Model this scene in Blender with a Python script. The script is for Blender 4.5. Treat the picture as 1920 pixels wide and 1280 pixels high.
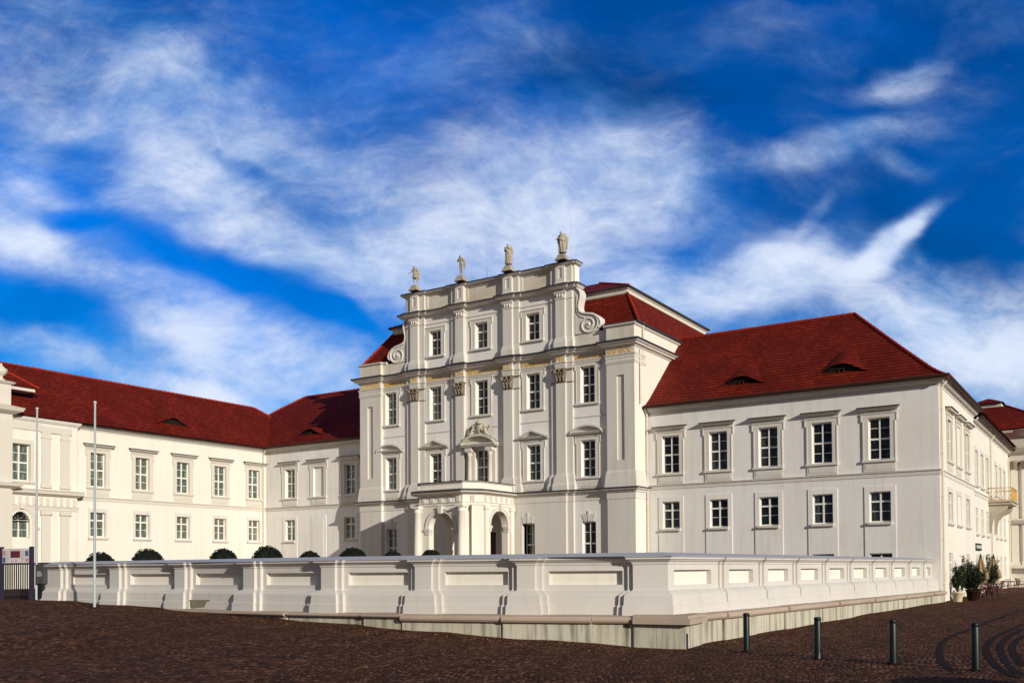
import bpy, bmesh, math, random
from mathutils import Vector, Matrix
R_ = math.radians
scene = bpy.context.scene
for o in list(bpy.data.objects): bpy.data.objects.remove(o)
random.seed(7)
ZO = 1.95            # eye height: builders below use heights relative to the eye

# ------------------------------------------------------------------ camera
YAW, PIT, ROL = R_(-31.401), R_(1.207), R_(-0.447)
fwd = Vector((math.sin(YAW)*math.cos(PIT), math.cos(YAW)*math.cos(PIT), math.sin(PIT)))
rt = Vector((math.cos(YAW), -math.sin(YAW), 0)); up = rt.cross(fwd)
r2 = rt*math.cos(ROL)+up*math.sin(ROL); u2 = -rt*math.sin(ROL)+up*math.cos(ROL)
cd = bpy.data.cameras.new('camera'); cam = bpy.data.objects.new('camera', cd)
scene.collection.objects.link(cam); scene.camera = cam
M = Matrix((( r2.x, u2.x, -fwd.x, 0), (r2.y, u2.y, -fwd.y, 0), (r2.z, u2.z, -fwd.z, ZO), (0,0,0,1)))
cam.matrix_world = M
cd.sensor_width = 36; cd.lens = 1761.956/1920*36
cd.shift_x = (960-1041.361)/1920; cd.shift_y = (1029.671-640)/1920
cd.clip_start = .1; cd.clip_end = 3000

# ------------------------------------------------------------------ sun + exposure
SAZ, SEL = R_(67), R_(16.5)       # sun to the right (+X) and slightly behind the camera (-Y)
sdir = Vector((math.sin(SAZ)*math.cos(SEL), -math.cos(SAZ)*math.cos(SEL), math.sin(SEL)))
sl = bpy.data.lights.new('sun', 'SUN'); sun = bpy.data.objects.new('sun', sl)
scene.collection.objects.link(sun)
sl.energy = 3.75; sl.angle = R_(.5); sl.color = (1.0, .925, .80)
sun.rotation_euler = sdir.to_track_quat('Z', 'Y').to_euler(); sun.location = (60, -40, 60)
vs = scene.view_settings
vs.view_transform = 'Standard'; vs.look = 'None'; vs.gamma = 1; vs.exposure = 0.24; vs.use_curve_mapping = False

# ------------------------------------------------------------------ world
world = bpy.data.worlds.new('World'); scene.world = world; world.use_nodes = True
def build_world():
    nt = world.node_tree; N = nt.nodes; L = nt.links; N.clear()
    out = N.new('ShaderNodeOutputWorld'); bg = N.new('ShaderNodeBackground'); L.new(bg.outputs[0], out.inputs[0])
    def math_(op, a, b=None, c=None, clamp=False):
        n = N.new('ShaderNodeMath'); n.operation = op; n.use_clamp = clamp
        for i, v in enumerate((a, b, c)):
            if v is None: continue
            if isinstance(v, (int, float)): n.inputs[i].default_value = v
            else: L.new(v, n.inputs[i])
        return n.outputs[0]
    def vec(op, a, b):
        n = N.new('ShaderNodeVectorMath'); n.operation = op
        for i, v in enumerate((a, b)):
            if isinstance(v, (tuple, list)): n.inputs[i].default_value = v
            else: L.new(v, n.inputs[i])
        return n
    sky = N.new('ShaderNodeTexSky'); sky.sky_type = 'NISHITA'; sky.sun_disc = False
    sky.sun_elevation = SEL; sky.sun_rotation = math.pi - SAZ   # azimuth from +Y, clockwise
    sky.air_density = 1.0; sky.dust_density = .3; sky.ozone_density = 3.0
    tc = N.new('ShaderNodeTexCoord'); D = tc.outputs['Generated']
    H = Vector((math.sin(R_(-31.4)), math.cos(R_(-31.4)), 0)); RR = Vector((H.y, -H.x, 0))
    df = vec('DOT_PRODUCT', D, tuple(H)).outputs['Value']
    dr = vec('DOT_PRODUCT', D, tuple(RR)).outputs['Value']
    sep = N.new('ShaderNodeSeparateXYZ'); L.new(D, sep.inputs[0]); dz = sep.outputs[2]
    dfs = math_('MAXIMUM', math_('ABSOLUTE', df), .15)
    u = math_('DIVIDE', dr, dfs); v = math_('DIVIDE', dz, dfs)      # gnomonic sky chart, origin on the northern horizon
    uv = N.new('ShaderNodeCombineXYZ'); L.new(u, uv.inputs[0]); L.new(v, uv.inputs[1])
    # domain warp
    wn = N.new('ShaderNodeTexNoise'); wn.inputs['Scale'].default_value = 4.5; wn.inputs['Detail'].default_value = 3; wn.inputs['Roughness'].default_value = .5
    L.new(uv.outputs[0], wn.inputs['Vector'])
    w = vec('SUBTRACT', wn.outputs['Color'], (.5, .5, .5)).outputs[0]
    ws = N.new('ShaderNodeVectorMath'); ws.operation = 'SCALE'; L.new(w, ws.inputs[0]); ws.inputs['Scale'].default_value = .11
    uvw = vec('ADD', uv.outputs[0], ws.outputs[0]).outputs[0]
    # broad cloud banks: centre, half length, half width, tilt, weight
    def blobs(lst, src):
        acc = None
        for (px, py, a, b, ang, wt) in lst:
            cu = (px-1041)/1762; cv = (1067-py)/1762
            mp = N.new('ShaderNodeMapping'); mp.vector_type = 'TEXTURE'
            mp.inputs['Location'].default_value = (cu, cv, 0); mp.inputs['Rotation'].default_value = (0, 0, R_(ang))
            mp.inputs['Scale'].default_value = (a/1762, b/1762, 1); L.new(src, mp.inputs['Vector'])
            ln = N.new('ShaderNodeVectorMath'); ln.operation = 'LENGTH'; L.new(mp.outputs[0], ln.inputs[0])
            mr = N.new('ShaderNodeMapRange'); mr.interpolation_type = 'SMOOTHERSTEP'
            mr.inputs['From Min'].default_value = .1; mr.inputs['From Max'].default_value = 2.15
            mr.inputs['To Min'].default_value = wt; mr.inputs['To Max'].default_value = 0
            L.new(ln.outputs['Value'], mr.inputs['Value'])
            acc = mr.outputs[0] if acc is None else math_('ADD', acc, mr.outputs[0])
        return acc
    acc = blobs(SKY, uvw)
    # streaky wisps
    def fbm(scale, sx, sy, ang, det, rough, src, dist=.4):
        mp = N.new('ShaderNodeMapping'); mp.inputs['Rotation'].default_value = (0, 0, R_(ang)); mp.inputs['Scale'].default_value = (sx, sy, 1)
        L.new(src, mp.inputs['Vector'])
        n = N.new('ShaderNodeTexNoise'); n.inputs['Scale'].default_value = scale; n.inputs['Detail'].default_value = det
        n.inputs['Roughness'].default_value = rough; n.inputs['Distortion'].default_value = dist
        L.new(mp.outputs[0], n.inputs['Vector']); return n.outputs['Fac']
    f1 = fbm(4.6, .85, 1.5, 22, 9, .60, uvw)
    f2 = fbm(13, .7, 1.3, 15, 10, .68, uv.outputs[0], .5)
    f3 = fbm(3.0, 1, 1.5, 10, 7, .55, uv.outputs[0])
    s = math_('MULTIPLY_ADD', math_('SUBTRACT', f1, .5), 2.3, acc)
    amp = math_('MULTIPLY_ADD', math_('MINIMUM', math_('MAXIMUM', acc, 0), 1), .7, .6)
    s = math_('MULTIPLY_ADD', math_('SUBTRACT', f2, .5), math_('MULTIPLY', amp, 1.1), s)
    s = math_('MULTIPLY_ADD', math_('SUBTRACT', fbm(34, .8, 1.2, 10, 8, .65, uvw), .5), math_('MULTIPLY', amp, .38), s)
    cov = N.new('ShaderNodeMapRange'); cov.interpolation_type = 'SMOOTHSTEP'
    cov.inputs['From Min'].default_value = -.12; cov.inputs['From Max'].default_value = 1.8; L.new(s, cov.inputs['Value'])
    # blue of the open sky: Nishita, deepened
    hs = N.new('ShaderNodeHueSaturation'); hs.inputs['Saturation'].default_value = 1.5; hs.inputs['Hue'].default_value = .508
    hs.inputs['Value'].default_value = 1.0; L.new(sky.outputs[0], hs.inputs['Color'])
    mulb = N.new('ShaderNodeMix'); mulb.data_type = 'RGBA'; mulb.blend_type = 'MULTIPLY'; mulb.inputs[0].default_value = 1
    L.new(hs.outputs[0], mulb.inputs[6]); mulb.inputs[7].default_value = SKYTINT
    dk = N.new('ShaderNodeMapRange'); dk.inputs['From Min'].default_value = .32; dk.inputs['From Max'].default_value = .68
    dk.inputs['To Min'].default_value = .72; dk.inputs['To Max'].default_value = 1.3; L.new(f3, dk.inputs['Value'])
    dd = math_('MAXIMUM', math_('ADD', dk.outputs[0], blobs(DEEP, uvw)), .25)
    dkm = vec('SCALE', mulb.outputs[2], (0, 0, 0)); L.new(dd, dkm.inputs['Scale'])
    # cloud: white lit body, violet-grey where thick and away from the sun
    sh = N.new('ShaderNodeMapRange'); sh.inputs['From Min'].default_value = .36; sh.inputs['From Max'].default_value = .64
    L.new(fbm(6, .7, 1.4, 20, 7, .6, uvw), sh.inputs['Value'])
    ramp = N.new('ShaderNodeValToRGB'); cr = ramp.color_ramp
    cr.elements[0].position = .12; cr.elements[0].color = (.10, .32, .70, 1)
    cr.elements[1].position = .85; cr.elements[1].color = (.68, .76, .92, 1)
    L.new(math_('MULTIPLY_ADD', cov.outputs[0], .55, math_('MULTIPLY', sh.outputs[0], .55)), ramp.inputs[0])
    cs = vec('SCALE', ramp.outputs[0], (0, 0, 0)); cs.inputs['Scale'].default_value = .92/BGS
    mx = N.new('ShaderNodeMix'); mx.data_type = 'RGBA'
    L.new(cov.outputs[0], mx.inputs[0]); L.new(dkm.outputs[0], mx.inputs[6]); L.new(cs.outputs[0], mx.inputs[7])
    # unseen half of the sky behind the viewer: pale cloud added as neutral fill
    bk = N.new('ShaderNodeMapRange'); bk.interpolation_type = 'SMOOTHSTEP'; bk.inputs['From Min'].default_value = .25; bk.inputs['From Max'].default_value = -.15
    L.new(df, bk.inputs['Value'])
    n3 = N.new('ShaderNodeTexNoise'); n3.inputs['Scale'].default_value = 2.2; n3.inputs['Detail'].default_value = 7; L.new(D, n3.inputs['Vector'])
    rb = N.new('ShaderNodeValToRGB'); rb.color_ramp.elements[0].position = .38; rb.color_ramp.elements[0].color = (.10, .16, .32, 1)
    rb.color_ramp.elements[1].position = .62; rb.color_ramp.elements[1].color = (.58, .555, .54, 1); L.new(n3.outputs['Fac'], rb.inputs[0])
    rbs = vec('SCALE', rb.outputs[0], (0, 0, 0)); rbs.inputs['Scale'].default_value = BACK/BGS
    mb = N.new('ShaderNodeMix'); mb.data_type = 'RGBA'; L.new(bk.outputs[0], mb.inputs[0]); L.new(mx.outputs[2], mb.inputs[6]); L.new(rbs.outputs[0], mb.inputs[7])
    L.new(mb.outputs[2], bg.inputs['Color']); bg.inputs['Strength'].default_value = BGS
BGS = .10; BACK = .47; SKYTINT = (.02, .70, 1.02, 1)
SKY = [
 (1450,640,300,110,0,.25),(880,560,300,120,0,.28),(1750,680,300,110,0,.3),(300,680,400,80,-8,.2),(150,60,350,120,-10,.16),
 (800,150,500,120,-10,.16),(1150,120,400,120,5,.10),(1600,180,500,200,0,.08),
 (300,720,500,60,-5,.30),(1850,680,300,110,-8,.28),(1150,500,300,70,0,.15),(700,250,200,80,-25,.15),
 (230,130,400,170,-22,.50),(60,250,200,110,-20,.22),(430,230,200,90,-30,.22),
 (600,400,420,115,-16,.46),(500,450,120,48,-36,.42),(360,375,150,55,-22,.26),(900,330,200,80,10,.18),
 (1190,290,120,100,30,.52),(1080,340,260,95,5,.34),(1250,420,270,80,-5,.30),(820,470,220,90,0,.38),(700,540,150,60,-20,.3),
 (35,400,100,100,-50,.62),(150,495,240,50,-24,.46),(340,520,130,24,4,.30),(50,480,120,50,-20,.2),
 (290,595,300,52,-22,.42),(50,645,160,28,-12,.55),(400,655,260,40,-10,.36),(420,738,90,18,-14,.7),(560,620,150,40,-18,.34),(180,690,160,20,-12,.3),
 (1340,560,210,60,12,.55),(1460,470,120,30,20,.4),(1515,400,60,12,50,.32),(1640,540,190,62,-5,.45),(1700,430,105,26,40,1.1),(1745,395,45,20,45,.7),
 (1860,600,180,80,-12,.5),(1820,700,200,80,-8,.45),(1590,500,130,45,10,.3),(1250,520,150,70,0,.3),
 (1560,255,175,30,13,.52),(1630,215,80,18,5,.3),(1702,128,62,28,22,.8),(1715,290,55,16,-5,.5),(1850,130,130,70,20,.16),
 (375,495,140,24,-30,-.5),(165,412,52,22,-10,-.6),(615,602,70,17,-18,-.6),(510,555,130,20,-22,-.45),(175,300,50,50,-60,-.4),(450,295,70,16,-25,-.4),
 (90,585,140,32,-10,-.5),(1590,385,110,35,10,-.15),(700,150,200,60,-20,-.15),(1300,150,300,80,0,-.25),(1400,350,100,40,-30,-.25),(1820,400,80,60,0,-.2)]
DEEP = [(1380,60,330,100,5,-.12),(1850,270,220,110,10,-.12),(1590,380,160,60,10,-.08),(1120,130,160,60,-10,-.18),(160,400,400,200,-20,.15),(380,500,260,80,-30,.12),(80,640,400,200,0,-.15),(1750,80,400,200,0,.1),(80,580,200,60,-10,-.1),(700,100,300,120,0,.2)]
build_world()

# ------------------------------------------------------------------ materials
def mat(name, base, rough=.8, spec=.3, metal=0.):
    m = bpy.data.materials.new(name); m.use_nodes = True
    b = m.node_tree.nodes['Principled BSDF']
    b.inputs['Base Color'].default_value = (*base, 1); b.inputs['Roughness'].default_value = rough
    b.inputs['Specular IOR Level'].default_value = spec; b.inputs['Metallic'].default_value = metal
    return m
class NT:
    def __init__(s, m): s.m = m; s.t = m.node_tree; s.N = s.t.nodes; s.L = s.t.links; s.b = s.N['Principled BSDF']; s.tc = s.N.new('ShaderNodeTexCoord')
    def geo(s):
        g = s.N.new('ShaderNodeNewGeometry'); return g
    def mapping(s, src, scale=(1,1,1), rot=(0,0,0)):
        n = s.N.new('ShaderNodeMapping'); n.inputs['Scale'].default_value = scale; n.inputs['Rotation'].default_value = rot; s.L.new(src, n.inputs['Vector']); return n.outputs[0]
    def noise(s, src, scale, det=4, rough=.55, dist=0):
        n = s.N.new('ShaderNodeTexNoise'); n.inputs['Scale'].default_value = scale; n.inputs['Detail'].default_value = det
        n.inputs['Roughness'].default_value = rough; n.inputs['Distortion'].default_value = dist; s.L.new(src, n.inputs['Vector']); return n
    def ramp(s, src, stops):
        n = s.N.new('ShaderNodeValToRGB'); cr = n.color_ramp
        while len(cr.elements) < len(stops): cr.elements.new(.5)
        for e, (p, c) in zip(cr.elements, stops): e.position = p; e.color = (*c, 1) if len(c) == 3 else c
        s.L.new(src, n.inputs[0]); return n.outputs[0]
    def mix(s, f, a, b, mode='MIX'):
        n = s.N.new('ShaderNodeMix'); n.data_type = 'RGBA'; n.blend_type = mode
        for i, v in ((0, f), (6, a), (7, b)):
            if isinstance(v, (int, float)): n.inputs[i].default_value = v
            elif isinstance(v, tuple): n.inputs[i].default_value = (*v, 1) if len(v) == 3 else v
            else: s.L.new(v, n.inputs[i])
        return n.outputs[2]
    def math(s, op, a, b=None, c=None):
        n = s.N.new('ShaderNodeMath'); n.operation = op
        for i, v in enumerate((a, b, c)):
            if v is None: continue
            if isinstance(v, (int, float)): n.inputs[i].default_value = v
            else: s.L.new(v, n.inputs[i])
        return n.outputs[0]
    def bump(s, h, st=.3, dist=.02, prev=None):
        n = s.N.new('ShaderNodeBump'); n.inputs['Strength'].default_value = st; n.inputs['Distance'].default_value = dist
        s.L.new(h, n.inputs['Height'])
        if prev is not None: s.L.new(prev, n.inputs['Normal'])
        return n.outputs[0]
    def color(s, c): s.L.new(c, s.b.inputs['Base Color'])
    def normal(s, n): s.L.new(n, s.b.inputs['Normal'])

def plaster(name, base, dirt=.14, warm=(.62, .56, .46), rough=.85, streak=.10, sf=1.4, sc=(.38, .35, .30), s0=.50):
    m = mat(name, base, rough, .2); t = NT(m); P = t.geo().outputs['Position']
    big = t.noise(P, .35, 5, .6).outputs['Fac']
    st = t.noise(t.mapping(P, (2.2, 2.2, .16)), sf, 5, .62, .2).outputs['Fac']
    fine = t.noise(P, 9, 6, .7).outputs['Fac']
    c = t.mix(t.math('MULTIPLY', t.ramp(big, [(.40, (0,0,0)), (.72, (1,1,1))]), dirt), base, warm)
    c = t.mix(t.math('MULTIPLY', t.ramp(st, [(s0, (0,0,0)), (s0+.25, (1,1,1))]), streak), c, sc)
    c = t.mix(t.math('MULTIPLY', t.ramp(fine, [(.45, (0,0,0)), (.8, (1,1,1))]), .10), c, (.55, .52, .46))
    t.color(c); t.normal(t.bump(t.noise(P, 28, 5, .7).outputs['Fac'], .25, .01, t.bump(big, .2, .03)))
    return m
M_WALL = plaster('lime_plaster', (.80, .785, .765), .32, streak=.26)
M_CREAM = plaster('cream_plaster', (.77, .735, .66), .26, streak=.2)
M_TRIM = plaster('grey_trim_plaster', (.62, .585, .52), .2)
M_TRIMW = plaster('pale_trim_plaster', (.655, .63, .59), .3, streak=.32)
M_ATTIC = plaster('stained_attic_plaster', (.70, .66, .58), .75, (.46, .39, .28), streak=.6)
M_STONE = plaster('sandstone', (.50, .45, .36), .5, (.30, .25, .17), streak=.5)
M_PLINTH = plaster('streaked_plinth_stone', (.52, .49, .40), .5, (.30, .28, .19), streak=.95, sf=2.6, sc=(.10, .09, .06), s0=.46)
M_SLAB = plaster('red_sandstone_slab', (.44, .35, .275), .5, (.25, .19, .16), streak=.4)
M_COPE = mat('zinc_coping', (.42, .43, .46), .55, .4)
M_STAT = plaster('statue_stone', (.40, .355, .29), .9, (.22, .18, .13), streak=.6)
M_CAP = plaster('carved_capital_stone', (.25, .205, .155), .7, (.10, .08, .06), streak=.5)
M_WHITE = mat('white_window_paint', (.80, .78, .72), .45, .4)
M_FLASH = mat('dark_metal_flashing', (.035, .035, .04), .5, .5)
M_COPPER = mat('copper_gutter', (.045, .016, .010), .6, .3)
M_GOLD = mat('gilded_letters', (.66, .42, .09), .5, .5, .0)
M_DARK = mat('dark_interior', (.012, .011, .010), .9, .1)
M_BLACK = mat('black_iron', (.012, .014, .016), .38, .5)
M_DOOR = mat('dark_oak', (.03, .018, .01), .6, .3)
def glass(name, base, spec=.5, rough=.04):
    m = mat(name, base, rough, spec); t = NT(m); P = t.geo().outputs['Position']
    n = t.noise(P, 1.3, 2, .5).outputs['Fac']
    t.normal(t.bump(n, .35, .12)); 
    t.color(t.mix(t.ramp(t.noise(t.mapping(P, (3,3,.6)), 2.5, 3).outputs['Fac'], [(.5, (0,0,0)), (.62, (1,1,1))]), base, tuple(min(1, c*2.2+.004) for c in base)))
    return m
M_GLASS = glass('dark_window_glass', (.006, .008, .008))
M_GLASSG = glass('green_grey_window_glass', (.075, .095, .080), .6)
M_GLASSC = glass('window_glass_with_pale_curtain', (.10, .11, .085), .5)

def roof_mat(name, k=1.0):
    m = mat(name, (.30, .028, .012), .8, .08); t = NT(m)
    P = t.geo().outputs['Position']; sp = t.N.new('ShaderNodeSeparateXYZ'); t.L.new(P, sp.inputs[0])
    row = t.math('DIVIDE', sp.outputs[2], .205)
    fr = t.math('FRACT', row)
    hz = t.N.new('ShaderNodeCombineXYZ'); t.L.new(t.math('MULTIPLY', t.math('ADD', sp.outputs[0], sp.outputs[1]), 5.2), hz.inputs[0])
    t.L.new(t.math('FLOOR', row), hz.inputs[1])
    cell = t.N.new('ShaderNodeTexWhiteNoise'); cell.noise_dimensions = '2D'
    fl = t.N.new('ShaderNodeVectorMath'); fl.operation = 'FLOOR'; t.L.new(hz.outputs[0], fl.inputs[0]); t.L.new(fl.outputs[0], cell.inputs['Vector'])
    c = t.ramp(cell.outputs['Value'], [(0, (.155, .012, .005)), (.5, (.19, .014, .005)), (.9, (.24, .024, .009)), (1, (.13, .014, .008))])
    big = t.noise(t.mapping(P, (1, 1, .35)), .5, 6, .65).outputs['Fac']
    c = t.mix(t.math('MULTIPLY', t.ramp(big, [(.40, (0,0,0)), (.66, (1,1,1))]), .62), c, (.085, .006, .004))
    spot = t.noise(P, 2.6, 5, .7).outputs['Fac']
    c = t.mix(t.math('MULTIPLY', t.ramp(spot, [(.60, (0,0,0)), (.72, (1,1,1))]), .45), c, (.36, .06, .03))
    gap = t.ramp(fr, [(0, (1,1,1)), (.30, (.9,.9,.9)), (.46, (0,0,0))])
    c = t.mix(t.math('MULTIPLY', gap, .85), c, (.03, .006, .004))
    t.color(c)
    colf = t.math('FRACT', t.math('MULTIPLY', t.math('ADD', sp.outputs[0], sp.outputs[1]), 5.2))
    h2 = t.math('MULTIPLY', t.math('ABSOLUTE', t.math('SUBTRACT', colf, .5)), -.12)
    saw = t.math('SUBTRACT', t.math('ADD', t.math('SUBTRACT', 1, fr), h2), t.math('MULTIPLY', cell.outputs['Value'], .12))
    t.normal(t.bump(saw, 1.0, .05 * k))
    return m
M_ROOF = roof_mat('red_clay_tile')
M_RIDGE = mat('red_ridge_tile', (.26, .022, .009), .75, .15)

def cobble():
    m = mat('brown_cobble_setts', (.1, .06, .05), .85, .08); t = NT(m); P = t.geo().outputs['Position']
    # setts laid in rows of shallow arcs
    sp = t.N.new('ShaderNodeSeparateXYZ'); t.L.new(P, sp.inputs[0])
    w0 = t.N.new('ShaderNodeSeparateXYZ'); t.L.new(t.noise(P, 2.3, 3).outputs['Color'], w0.inputs[0])
    X_ = t.math('MULTIPLY_ADD', w0.outputs[0], .09, t.math('MULTIPLY_ADD', sp.outputs[1], .35, sp.outputs[0]))
    Y_ = t.math('MULTIPLY_ADD', w0.outputs[1], .09, t.math('MULTIPLY_ADD', sp.outputs[0], -.35, sp.outputs[1]))
    arc = t.math('MULTIPLY', t.math('ABSOLUTE', t.math('SINE', t.math('MULTIPLY', X_, 2.1))), .38)
    rowf = t.math('DIVIDE', t.math('ADD', Y_, arc), .125); row = t.math('FLOOR', rowf)
    rn = t.N.new('ShaderNodeTexWhiteNoise'); rn.noise_dimensions = '1D'; t.L.new(row, rn.inputs['W'])
    colf = t.math('ADD', t.math('DIVIDE', X_, .12), rn.outputs['Value']); col = t.math('FLOOR', colf)
    def edge(f):
        fr = t.math('FRACT', f); return t.math('MINIMUM', fr, t.math('SUBTRACT', 1, fr))
    ve = t.math('MINIMUM', edge(rowf), edge(colf))
    cv = t.N.new('ShaderNodeCombineXYZ'); t.L.new(row, cv.inputs[0]); t.L.new(col, cv.inputs[1])
    cn = t.N.new('ShaderNodeTexWhiteNoise'); cn.noise_dimensions = '2D'; t.L.new(cv.outputs[0], cn.inputs['Vector'])
    s2 = t.N.new('ShaderNodeSeparateXYZ'); t.L.new(cn.outputs['Color'], s2.inputs[0])
    c = t.ramp(s2.outputs[0], [(0, (.026, .010, .004)), (.45, (.105, .038, .018)), (.8, (.19, .076, .040)), (1, (.33, .16, .10))])
    big = t.noise(P, .22, 6, .62).outputs['Fac']
    c = t.mix(t.math('MULTIPLY', t.ramp(big, [(.38, (0,0,0)), (.66, (1,1,1))]), .65), c, (.11, .042, .015))
    mid = t.noise(P, 1.1, 6, .7).outputs['Fac']
    c = t.mix(t.math('MULTIPLY', t.ramp(mid, [(.48, (0,0,0)), (.7, (1,1,1))]), .55), c, (.030, .013, .010))
    j = t.ramp(ve, [(0, (1,1,1)), (.06, (1,1,1)), (.16, (0,0,0))])
    c = t.mix(t.math('MULTIPLY', j, .85), c, (.016, .010, .008)); t.color(c)
    h = t.ramp(ve, [(0, (0,0,0)), (.22, (.8,.8,.8)), (.5, (1,1,1))])
    hh = t.math('MULTIPLY_ADD', s2.outputs[1], .6, h)
    t.normal(t.bump(hh, 1.0, .035, t.bump(big, .3, .1)))
    return m
M_COB = cobble()
M_SHADOW_FITTING = mat('painted_shadow_and_dark_fittings', (.014, .006, .004), .85, .1)  # paints the shadow arcs on the paving; also plain dark feet and stands

# ------------------------------------------------------------------ mesh helpers
class MB:
    def __init__(s): s.v = []; s.f = []; s.sm = []
    def q(s, *pts, smooth=False):
        i = len(s.v); s.v += [tuple(p) for p in pts]; s.f.append(tuple(range(i, i+len(pts)))); s.sm.append(smooth)
    def mesh(s, V, F, smooth=False):
        i = len(s.v); s.v += [tuple(p) for p in V]
        for f in F: s.f.append(tuple(a+i for a in f)); s.sm.append(smooth)
    def box(s, x0, x1, y0, y1, z0, z1):
        V = [(x, y, z) for z in (z0, z1) for y in (y0, y1) for x in (x0, x1)]
        s.mesh(V, [(0,2,3,1), (4,5,7,6), (0,1,5,4), (2,6,7,3), (0,4,6,2), (1,3,7,5)])
    def fb(s, fr, u0, u1, z0, z1, o0, o1):
        V = [fr.p(u, z, o) for z in (z0, z1) for o in (o1, o0) for u in (u0, u1)]
        s.mesh(V, [(0,2,3,1), (4,5,7,6), (0,1,5,4), (2,6,7,3), (0,4,6,2), (1,3,7,5)])
    def prism(s, fr, poly, o0, o1, smooth=False):     # polygon in (u,z), anticlockwise seen from outside
        n = len(poly); A = [fr.p(u, z, o1) for u, z in poly]; B = [fr.p(u, z, o0) for u, z in poly]
        s.mesh(A+B, [tuple(range(n)), tuple(range(2*n-1, n-1, -1))])
        s.mesh(A+B, [(i, i+n, (i+1) % n+n, (i+1) % n) for i in range(n)], smooth)
    def tube(s, pts, r, seg=8, caps=True, smooth=True):
        rs = r if isinstance(r, (list, tuple)) else [r]*len(pts); V = []; F = []
        pts = [Vector(p) for p in pts]; a0 = None
        for i, p in enumerate(pts):
            d = (pts[min(i+1, len(pts)-1)]-pts[max(i-1, 0)]).normalized()
            if a0 is None: a0 = d.orthogonal().normalized()
            a = (a0-d*a0.dot(d)).normalized(); a0 = a; b = d.cross(a)
            for k in range(seg):
                t = 2*math.pi*k/seg; V.append(p+(a*math.cos(t)+b*math.sin(t))*rs[i])
        for i in range(len(pts)-1):
            for k in range(seg): F.append((i*seg+k, i*seg+(k+1) % seg, (i+1)*seg+(k+1) % seg, (i+1)*seg+k))
        s.mesh(V, F, smooth)
        if caps: s.mesh(V[:seg], [tuple(range(seg-1, -1, -1))]); s.mesh(V[-seg:], [tuple(range(seg))])
    def lathe(s, c, prof, seg=16, smooth=True, sx=1, sy=1):   # prof: (r, z) upward
        V = []; F = []
        for r, z in prof:
            for k in range(seg):
                t = 2*math.pi*k/seg; V.append((c[0]+r*math.cos(t)*sx, c[1]+r*math.sin(t)*sy, c[2]+z))
        for i in range(len(prof)-1):
            for k in range(seg): F.append((i*seg+k, i*seg+(k+1) % seg, (i+1)*seg+(k+1) % seg, (i+1)*seg+k))
        s.mesh(V, F, smooth); s.mesh(V[:seg], [tuple(range(seg-1, -1, -1))]); s.mesh(V[-seg:], [tuple(range(seg))])
    def ball(s, c, rx, ry, rz, seg=12, rings=8, rot=None):
        V = []; F = []
        for i in range(rings+1):
            a = math.pi*i/rings-math.pi/2
            for k in range(seg):
                t = 2*math.pi*k/seg; p = Vector((rx*math.cos(a)*math.cos(t), ry*math.cos(a)*math.sin(t), rz*math.sin(a)))
                if rot is not None: p = rot @ p
                V.append(Vector(c)+p)
        for i in range(rings):
            for k in range(seg): F.append((i*seg+k, i*seg+(k+1) % seg, (i+1)*seg+(k+1) % seg, (i+1)*seg+k))
        s.mesh(V, F, True)
    def sweep(s, path, prof, closed=False, caps=True, smooth=False):   # outward = right of travel; prof (out, z)
        P = [Vector((p[0], p[1])) for p in path]; n = len(P); mit = []
        for i in range(n):
            def nn(a, b):
                d = (b-a).normalized(); return Vector((d.y, -d.x))
            if closed or 0 < i < n-1:
                n1 = nn(P[i-1], P[i]); n2 = nn(P[i], P[(i+1) % n]); m = n1+n2; m = m/max(.3, m.dot(n1)) if m.length > .01 else n1
            elif i == 0: m = nn(P[0], P[1])
            else: m = nn(P[-2], P[-1])
            mit.append(m)
        V = []; k = len(prof); zp = [p[2] if len(p) > 2 else 0 for p in path]
        for i in range(n):
            for o, z in prof: V.append((P[i].x+mit[i].x*o, P[i].y+mit[i].y*o, z+zp[i]))
        F = []
        for i in range(n if closed else n-1):
            j = (i+1) % n
            for a in range(k-1): F.append((i*k+a, j*k+a, j*k+a+1, i*k+a+1))
        s.mesh(V, F, smooth)
        if caps and not closed: s.mesh(V[:k], [tuple(range(k))]); s.mesh(V[-k:], [tuple(range(k-1, -1, -1))])
    def build(s, name, m, parent=None, label=None, kind=None, origin=None):
        if not s.v: return None
        xs = [p[0] for p in s.v]; ys = [p[1] for p in s.v]; zs = [p[2] for p in s.v]
        o3 = Vector(origin) if origin else Vector(((min(xs)+max(xs))/2, (min(ys)+max(ys))/2, min(zs)))
        me = bpy.data.meshes.new(name); me.from_pydata([(Vector(p)-o3) for p in s.v], [], s.f)
        me.polygons.foreach_set('use_smooth', s.sm); me.update()
        me.materials.append(m); ob = bpy.data.objects.new(name, me); scene.collection.objects.link(ob)
        ob.location = o3+Vector((0, 0, ZO)) - (WL[parent.name] if parent else Vector())
        if parent: ob.parent = parent
        WL[ob.name] = o3+Vector((0, 0, ZO))
        if label: ob['label'] = label
        if kind: ob['kind'] = kind
        return ob
WL = {}
def thing(name, loc, label, cat, group=None):
    o = bpy.data.objects.new(name, None); scene.collection.objects.link(o); o.location = Vector(loc)+Vector((0, 0, ZO))
    o.empty_display_size = .3; WL[o.name] = o.location.copy()
    o['label'] = label; o['category'] = cat
    if group: o['group'] = group
    return o
def tag(o, label, cat, group=None):
    o['label'] = label; o['category'] = cat
    if group: o['group'] = group
    return o
class Fr:
    def __init__(s, ox, oy, ux, uy, nx, ny): s.a = (ox, oy, ux, uy, nx, ny)
    def p(s, u, z, o): ox, oy, ux, uy, nx, ny = s.a; return (ox+ux*u+nx*o, oy+uy*u+ny*o, z)
def front(y): return Fr(0, y, 1, 0, 0, -1)
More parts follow.
